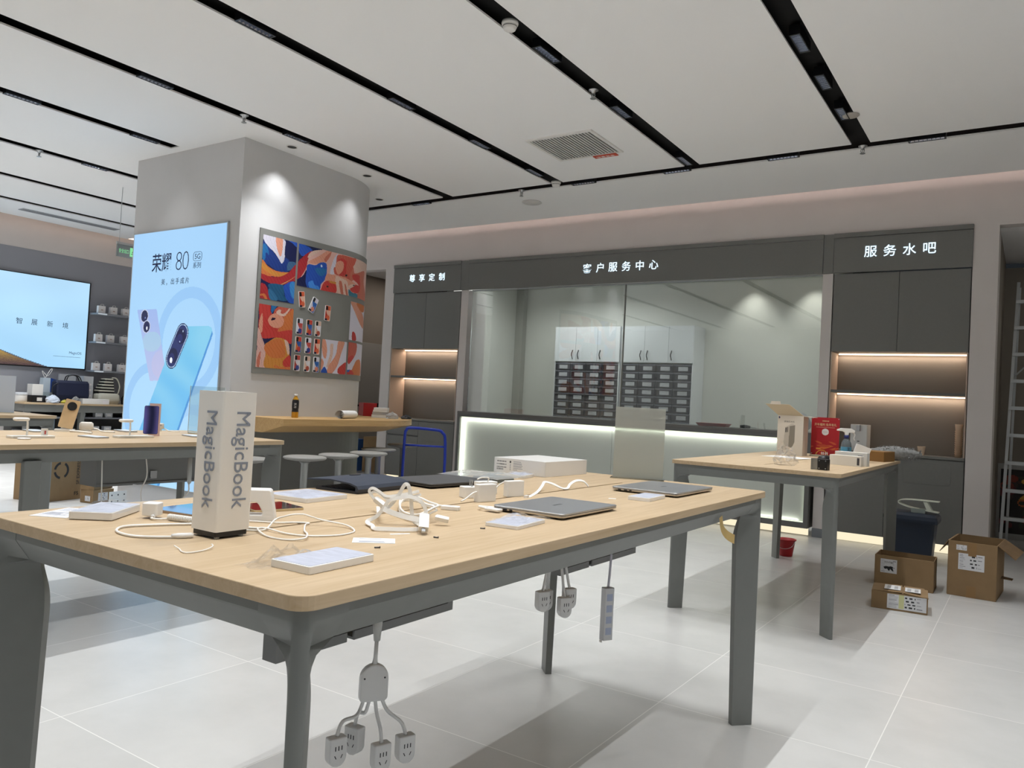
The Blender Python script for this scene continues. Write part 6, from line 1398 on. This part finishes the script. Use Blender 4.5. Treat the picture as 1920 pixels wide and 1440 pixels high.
def flap(nm, pts, m=m_pbox):
    P = [Vector(p) for p in pts]; nn = (P[1] - P[0]).cross(P[2] - P[0]).normalized() * .003
    n = len(P); MB().add([tuple(p) for p in P] + [tuple(p + nn) for p in P], [tuple(range(n - 1, -1, -1)), tuple(range(n, 2 * n))] + [(i, (i + 1) % n, n + (i + 1) % n, n + i) for i in range(n)]).build(nm, m, t)
m_kraft = mat('kraft_inside', '#c9bca3', 0.8)
flap('lid_flap', [(-W_ / 2, -D_ / 2, H_), (W_ / 2, -D_ / 2, H_), (W_ / 2 - .015, -D_ / 2 - .14, H_ + .075), (-W_ / 2 + .015, -D_ / 2 - .14, H_ + .075)], m_kraft) if False else None
flap('lid_flap', [(W_ / 2, -D_ / 2 + .004, H_), (-W_ / 2, -D_ / 2 + .004, H_), (-W_ / 2 - .09, -D_ / 2 - .05, H_ + .085), (W_ / 2 - .10, -D_ / 2 - .05, H_ + .085)], m_kraft)
flap('tuck_flap', [(-W_ / 2 - .05, -D_ / 2 - .048, H_ + .083), (-W_ / 2 + .03, -D_ / 2 - .048, H_ + .083), (-W_ / 2 + .026, -D_ / 2 - .052, H_ + .107), (-W_ / 2 - .042, -D_ / 2 - .052, H_ + .107)])
flap('side_flap', [(W_ / 2, -D_ / 2, H_), (W_ / 2, D_ / 2, H_), (W_ / 2 + .07, D_ / 2 - .01, H_ - .005), (W_ / 2 + .07, -D_ / 2 + .01, H_ - .005)])
# red poster in acrylic
t = thing('poster_stand', 'red printed poster in a clear stand beside the tall open box', 'poster', (-1.355, 6.52, T))
MB().box(-.107, .107, -.0015, .003, .012, .31).build('acrylic_panel', m_acryl, t)
MB().box(-.107, .107, -.03, .04, 0, .012).build('foot', m_acryl, t)
def paint(U, V, RGB):
    g = np.clip((V - .012) / .3, 0, 1)[..., None]; RGB[:] = hx('#a31420') * (1 - g) + hx('#b01323') * g
    n = np.sin(U * 60 + 3 * np.sin(V * 50)) * np.sin(V * 70)
    RGB[(V < .12) & (n > .55)] = hx('#c3522e')
    RGB[inell(U, V, .02, .075, .06, .018) & (n > -.3)] = hx('#c8692f')
    RGB[inell(U, V, -.01, .085, .05, .01)] = hx('#b8482a')
    RGB[np.abs(np.hypot(U + .02, V - .005) - .045) < .003] = hx('#d8a040')
    RGB[(U > -.065) & (U < -.03) & (V > .055) & (V < .068)] = hx('#cf8a3a')
    for k, x in enumerate((-.02, -.008, .008, .02)): RGB[inell(U, V, x, .026, .0045, .012)] = hx('#e8dcd4')
    RGB[inell(U, V, 0, .195, .026, .026)] = hx('#e3e1e2'); RGB[inell(U, V, .0, .195, .018, .0015)] = hx('#b58890')
sheet('print', -.105, .105, .013, .309, 84, 118, lambda u, v: (u, -.0018, v), paint, m_print2, t)
m_cream2 = mat('print_cream', '#e6cfa0', 0.6)
text('lettering', '荣耀商城', .02, (0, -.0022, .281), (1, 0, 0), (0, 0, 1), m_cream2, t, .0002, fit=(.05, .011))
text('lettering', '开年福利 兔年有礼', .02, (0, -.0022, .253), (1, 0, 0), (0, 0, 1), m_cream2, t, .0002, fit=(.165, .022))
MB().box(-.07, .07, -.0022, -.0020, .229, .233).build('small_print', mat('print_rose', '#d08a80', 0.6), t)
for a in (-.097, .097):
    for b in (.022, .30): MB().cyl(0, 0, 0, .003, .004, 10).xf(Matrix.Translation((a, -.0018, b)) @ Matrix.Rotation(PI / 2, 4, 'X')).build('fixing', m_steel, t)
# spray bottle
t = thing('spray_bottle', 'clear trigger spray bottle with blue label and white trigger on the second table', 'bottle', (-1.135, 6.18, T), math.radians(20))
MB().lathe([(.034, 0), (.037, .006), (.037, .105), (.034, .13), (.022, .15), (.015, .158), (.015, .165)], 26).build('bottle', glassy('bottle_clear', '#e2eaee', .06, .05, haze=.2, hazecol='#bfd0da'), t)
MB().lathe([(.0378, .03), (.0378, .10)], 26, caps=False).build('label', mat('label_blue', '#4f93b4', 0.4), t)
MB().cyl(0, 0, .162, .186, .0175, 22).build('collar', mat('collar_navy', '#1c2566', 0.4), t)
MB().plate((0, .012, 0), (1, 0, 0), (0, 0, 1), [(-.012, .186), (.012, .186), (.016, .205), (.052, .205), (.056, .222), (.03, .236), (-.04, .236), (-.068, .226), (-.068, .216), (-.03, .214), (-.014, .205)], .024).build('trigger_head', m_white, t, bevel=.003)
MB().tube(spline([(.045, 0, .206), (.055, 0, .19), (.05, 0, .165), (.056, 0, .15)], 5), .005, 8).build('trigger', m_white, t)
text('lettering', '84消毒', .02, (0.012, -.0385, .066), (0, 0, -1), (1, 0, 0), m_ink, t, .0003, fit=(.06, .018))
def box2(name, label, loc, rz, w_, d, h, m, marks=(), rot=None):
    t = thing(name, label, 'box', loc, rz)
    MB().box(-w_ / 2, w_ / 2, -d / 2, d / 2, 0, h).build('carton', m, t, bevel=.0015)
    for (u0, u1, v0, v1, c) in marks: MB().box(u0, u1, -d / 2 - .0008, -d / 2, v0, v1).build('print', mat('print_' + c, {'grey': '#8d8d92', 'dark': '#3c3c42'}[c], 0.6), t)
    if rot: t.rotation_euler = rot
    return t
m_ivory = mat('carton_white', '#e4e1da', 0.5)
box2('white_carton', 'taller white carton lying behind the shorter one on the second table', (-.985, 5.58, T), math.radians(-8), .205, .055, .088, m_ivory, [(.045, .075, .05, .07, 'grey')])
box2('white_carton', 'shorter white carton in front of the taller one on the second table', (-1.005, 5.50, T), math.radians(-8), .200, .05, .066, m_ivory, [(.075, .090, .008, .055, 'dark')])
box2('white_carton', 'white carton propped at a slant beside the spray bottle', (-1.035, 6.10, T + .012), 0, .10, .07, .11, m_white, rot=(0, math.radians(18), math.radians(15)))
t = box2('brown_carton', 'low brown carton at the right edge of the second table', (-.985, 6.52, T), math.radians(-10), .20, .24, .075, mat('carton_brown', '#8a6434', 0.7))
t = thing('camera_cube', 'small black device block with clear side on the second table', 'device', (-1.02, 4.80, T), math.radians(-6))
MB().prism(rrect(.055, .05, .004), 0, .064).xf(Matrix.Translation((.022, 0, 0))).build('block', m_dark, t, bevel=.003)
MB().box(-.044, -.007, -.024, .024, 0, .064).build('clear_side', glassy('cube_clear', '#dfe3e3', .10, .08, haze=.45, hazecol='#9c9c9a'), t)
for a in (.004, .04):
    for b in (.01, .054): MB().cyl(0, 0, 0, .001, .003, 10).xf(Matrix.Translation((a, -.0252, b)) @ Matrix.Rotation(PI / 2, 4, 'X')).build('screw', m_steel, t)
t = thing('computer_mouse', 'black computer mouse like device behind the small black block', 'device', (-1.19, 5.75, T), math.radians(-30))
MB().loft([[(x, y, z) for x, y in rrect(.07 * k, .11 * k, .03 * k, 6)] for k, z in ((.92, 0), (1, .008), (.95, .025), (.75, .038), (.4, .044))]).build('body', m_dark, t)
MB().tube(spline([(0, -.05, .01), (-.01, -.08, .006), (.03, -.10, .004)], 5), .003, 6).build('lead', m_dark, t)
lump('clear_wrap', 'ball of clear crumpled film at the front of the second table', 'plastic wrap', (-1.26, 4.97, T), .13, .13, .12, glassy('wrap_ball', '#ffffff', .01, .08, haze=.05, fscale=.4), 41, n=18, rough=.35)
t = thing('paper_sheets', 'few white printed sheets lying in front of the tall open box', 'paper', (-1.50, 5.95, T), math.radians(-12))
for k in range(3): MB().box(-.15 + .01 * k, .15 + .008 * k, -.105 + .012 * k, .105 + .008 * k, .0008 * k, .0008 * k + .0006).build('sheet', m_paper, t)
# fluffy duster hanging over the edge
t = thing('duster', 'grey fluffy duster head lying over the right edge of the second table', 'duster', (-.90, 6.80, T), math.radians(6))
r = random.Random(2); b = MB(); rings = []
for k in range(15):
    a = k / 14; x = -.16 + .36 * a; R_ = .052 * (math.sin(PI * min(1, max(0.04, a * .9 + .08))) ** .5)
    rings.append([(x, math.cos(2 * PI * i / 26) * R_ * (1.2 + r.uniform(-.18, .18)), .058 + math.sin(2 * PI * i / 26) * R_ * (1 + r.uniform(-.18, .18)) * .95) for i in range(26)])
b.loft(rings, sm=True)
for _ in range(420):
    a = r.uniform(.08, .98); x = -.16 + .36 * a; th = r.uniform(0, 2 * PI); R_ = .05 * (math.sin(PI * (a * .9 + .05)) ** .5)
    p = Vector((x, math.cos(th) * R_ * 1.2, .058 + math.sin(th) * R_)); d = Vector((r.uniform(-.5, .5), math.cos(th), math.sin(th))).normalized()
    q = p + d * r.uniform(.010, .022); q.z = max(q.z, .003); s = d.cross(Vector((r.uniform(-1, 1), r.uniform(-1, 1), r.uniform(-1, 1)))).normalized() * .004
    b.add([tuple(p + s), tuple(p - s), tuple(q)], [(0, 1, 2)])
b.build('fluff', mat('fluff_grey', '#90908e', 0.95, var=.15, scale=60), t)
film('wrapper', t, -.11, 0, .16, .13, .05, .05, 51)
# ------------------------------------------------------------------ water bar things
t = thing('water_dispenser', 'slim pale water dispenser standing on the water bar worktop', 'dispenser', (-1.435, 8.52, .9055), math.radians(-6))
MB().prism(rrect(.165, .13, .02), 0, .262).build('body', mat('dispenser_white', '#cfcecb', 0.35), t, bevel=.006)
MB().prism(rrect(.155, .0012, .0004), .004, .255).xf(Matrix.Translation((0, -.0662, 0))).build('front_panel', mat('dispenser_front', '#d9d8d5', 0.3), t)
MB().box(-.016, .016, -.095, -.066, .195, .258).build('spout', m_steel, t, bevel=.003)
MB().box(-.012, .012, -.0672, -.0669, .09, .098).build('emblem', m_ink, t)
m_cup2 = mat('paper_cup', '#dcc5ac', 0.7)
t = thing('cup_stack', 'tall stack of brown paper cups at the right end of the water bar', 'cup stack', (-.572, 8.50, .9055))
k0 = MB(); 
for k in range(13): k0.lathe([(.026 + .0002 * k, .021 * k), (.0345, .021 * k + .060 if k == 12 else .021 * k + .0205), (.0355, .021 * k + .062 if k == 12 else .021 * k + .0208)], 22)
k0.build('cups', m_cup2, t)
t = thing('paper_cup', 'single brown paper cup on the water bar behind the duster', 'cup', (-.878, 8.47, .9055))
MB().lathe([(.026, 0), (.036, .080), (.0375, .082), (.0355, .083), (.0345, .080), (.025, .004), (.0001, .004)], 24, caps=False).build('cup', m_cup2, t)
# ------------------------------------------------------------------ floor things at right
t = thing('bucket', 'small red plastic bucket on the floor by the second table leg', 'bucket', (-1.745, 7.04, 0))
MB().lathe([(.0001, 0), (.052, 0), (.054, .004), (.074, .135), (.082, .137), (.082, .147), (.073, .147), (.051, .008), (.0001, .008)], 30, caps=False).build('body', m_red, t)
MB().tube(spline([(-.078, 0, .14), (-.06, -.07, .09), (0, -.085, .07), (.06, -.07, .09), (.078, 0, .14)], 6), .0018, 6).build('handle', m_steel, t)
t = thing('waste_bin', 'dark blue plastic waste bin standing before the water bar cabinet', 'bin', (-.845, 7.72, 0))
m_bin = mat('bin_blue', '#1d2838', 0.4)
def rr(w_, d, z, r=.03): return [(x, y, z) for x, y in rrect(w_, d, r, 4)]
MB().loft([rr(.31, .25, 0), rr(.32, .26, .01), rr(.37, .31, .36), rr(.385, .325, .365)], sm=False).build('body', m_bin, t)
MB().loft([rr(.41, .345, .355), rr(.415, .35, .38), rr(.40, .335, .41), rr(.36, .28, .43), rr(.34, .26, .432)], sm=False).build('lid', m_bin, t)
MB().box(-.235, -.205, -.03, .03, .36, .39).build('side_latch', m_dark, t)
MB().tube([(-.2, -.13, .34), (-.185, -.14, .02)], .006).build('pedal_rod', m_dark, t)
t = thing('folding_hook', 'white plastic folding frame lying on the blue waste bin', 'plastic frame', (-.80, 7.70, .4325), math.radians(-4))
P = spline([(.16, -.02, .11), (-.05, -.02, .108), (-.135, -.02, .098), (-.155, -.02, .078), (-.13, -.02, .060), (-.03, -.02, .036), (.16, -.02, .018)], 6)
MB().ribbon([(a, b, c + .0) for a, b, c in P], .07, .009, (0, 0, 1)).build('frame', mat('frame_white', '#d5d9cc', 0.4), t)
MB().loft([[(.04, -.05, .10), (.07, -.05, .10), (.07, .01, .10), (.04, .01, .10)], [(.07, -.05, .03), (.11, -.05, .03), (.11, .01, .03), (.07, .01, .03)]], sm=False).build('strut', mat('frame_white', '#d5d9cc', 0.4), t)
MB().box(-.05, .06, -.06, .02, 0, .036).build('foot', mat('frame_foot', '#8d9690', 0.4), t)
t = carton('open_box', 'long open cardboard box in front of the blue waste bin', (-.745, 6.50, 0), math.radians(1), .385, .27, .225, open_=True, marks=[('label', 'front', -.155, -.045, .10, .20, label_paint(11, heavy=False))])
text('lettering', 'FRAGILE', .03, (-.10, -.1368, .182), (1, 0, 0), (0, 0, 1), m_ink, t, .0004, fit=(.06, .012)) if False else None
sh_ = MB().plate((-.10, -.1365, .135), (1, 0, 0), (0, 0, 1), [(-.03, -.005), (-.02, -.008), (-.01, -.004), (.0, -.018), (.006, -.018), (.01, -.004), (.026, -.02), (.032, -.012), (.026, .004), (.03, .012), (.012, .016), (.002, .012), (-.018, .014), (-.034, .008)], -.0006).build('drawing', m_bk, t)
text('lettering', 'TSV780', .03, (-.10, -.1366, .177), (1, 0, 0), (0, 0, 1), m_ink, t, .0004, fit=(.06, .014))
t = carton('flat_box', 'flat cardboard box with torn white labels, nearest on the floor', (-.685, 5.72, 0), math.radians(6), .325, .25, .112, marks=[('label', 'front', -.07, .155, .012, .104, label_paint(21, True))],
   flaps=[('top_flap', [(-.16, -.125, .1125), (.015, -.127, .118), (.012, .10, .122), (-.16, .12, .1125)], m_card), ('top_flap', [(.022, -.125, .116), (.165, -.135, .104), (.14, .11, .118), (.022, .11, .119)], m_card)])
for (x0, x1, y0, y1, sd) in ((-.09, .005, -.09, .06, 22), (.03, .12, -.09, .05, 23)):
    sheet('label', x0, x1, y0, y1, 36, 56, lambda u, v: (u, v, .1265 if u < .02 else .1245), (lambda sd: (lambda U, V, RGB: (RGB.__setitem__(slice(None), hx('#d8d8d8')), RGB.__setitem__((np.abs(U - U.mean()) < .032) & (np.abs(U - U.mean()) > .010) & (np.abs(V - V.mean()) < .05) & (np.sin(V * 1500 + sd) > -.2), hx('#66666c')))))(sd), m_print2, t)
t = carton('tall_box', 'tall open cardboard box with flaps out at the right', (-.305, 6.66, 0), math.radians(-4), .30, .46, .385, open_=True, marks=[('label', 'front', -.085, .075, .19, .305, label_paint(31)), ('label', 'front', -.10, -.035, .325, .362, label_paint(33))],
   flaps=[('side_flap', [(-.15, -.23, .385), (-.15, .20, .385), (-.215, .19, .30), (-.205, -.22, .295)], m_card), ('side_flap', [(.15, .22, .385), (.15, -.22, .385), (.255, -.21, .30), (.27, .20, .31)], m_cardd), ('handle_flap', [(.151, .02, .13), (.151, .12, .13), (.22, .11, .125), (.22, .03, .125)], m_cardd)])
MB().box(-.025, .025, -.2318, -.2309, .29, .384).box(-.03, .03, -.2318, -.2309, .0, .08).build('tape', mat('tape_brown', '#8d6c42', 0.3), t)
# ladder and framed picture in the store room
t = thing('step_ladder', 'aluminium step ladder leaning in the dark store room at the right edge', 'ladder', (.06, 9.35, 0))
ld = []
for s in (-1, 1):
    xb, xt = (s * .29 - .0), (s * .22)
    MB().loft([[(x + a, y + b, z) for a, b in ((-.014, -.03), (.014, -.03), (.014, .03), (-.014, .03))] for x, y, z in ((xb, 0, 0), (xt, .42, 2.75))], sm=False).build('rail', m_alu, t)
    MB().loft([[(x + a, y + b, z) for a, b in ((-.012, -.022), (.012, -.022), (.012, .022), (-.012, .022))] for x, y, z in ((xb * .97 + .03 * -s, .60, 0), (xt * .95, .46, 2.70))], sm=False).build('rear_rail', m_alu, t)
for k in range(9):
    z = .28 + .28 * k; f = z / 2.75; hw_ = .29 - .07 * f
    MB().box(-hw_ - .01, hw_ + .01, .42 * f - .05, .42 * f + .03, z, z + .035).build('rung', m_alu, t)
MB().loft([[(-.23 + a, .36 + b, 1.75) for a, b in ((-.01, -.01), (.01, -.01), (.01, .01), (-.01, .01))], [(-.02 + a, .46 + b, 2.0) for a, b in ((-.01, -.01), (.01, -.01), (.01, .01), (-.01, .01))]], sm=False).build('brace', m_alu, t)
t = thing('framed_picture', 'framed dark floral picture leaning on the store room wall', 'picture', (.14, 10.20, 0))
Mx = Matrix.Rotation(math.radians(-4), 4, 'X')
MB().box(-.47, .47, -.02, .02, 0.0, .06).box(-.47, .47, -.02, .02, .76, .82).box(-.47, -.41, -.02, .02, .06, .76).box(.41, .47, -.02, .02, .06, .76).xf(Mx).build('frame', mat('frame_grey', '#a4a4a2', 0.4), t)
def paint(U, V, RGB):
    RGB[:] = hx('#1c1412'); r = random.Random(8)
    for _ in range(60):
        cx, cz, a = r.uniform(-.4, .4), r.uniform(.1, .7), r.uniform(.02, .07); RGB[inell(U, V, cx, cz, a, a * r.uniform(.6, 1))] = hx(r.choice(['#7a2a1c', '#a8561e', '#c08a2a', '#3a2420', '#5a1c20', '#2a2a1c', '#402018']))
sheet('print', -.41, .41, .06, .76, 80, 70, lambda u, v: tuple(Mx @ Vector((u, -.005, v))), paint, m_print2, t)
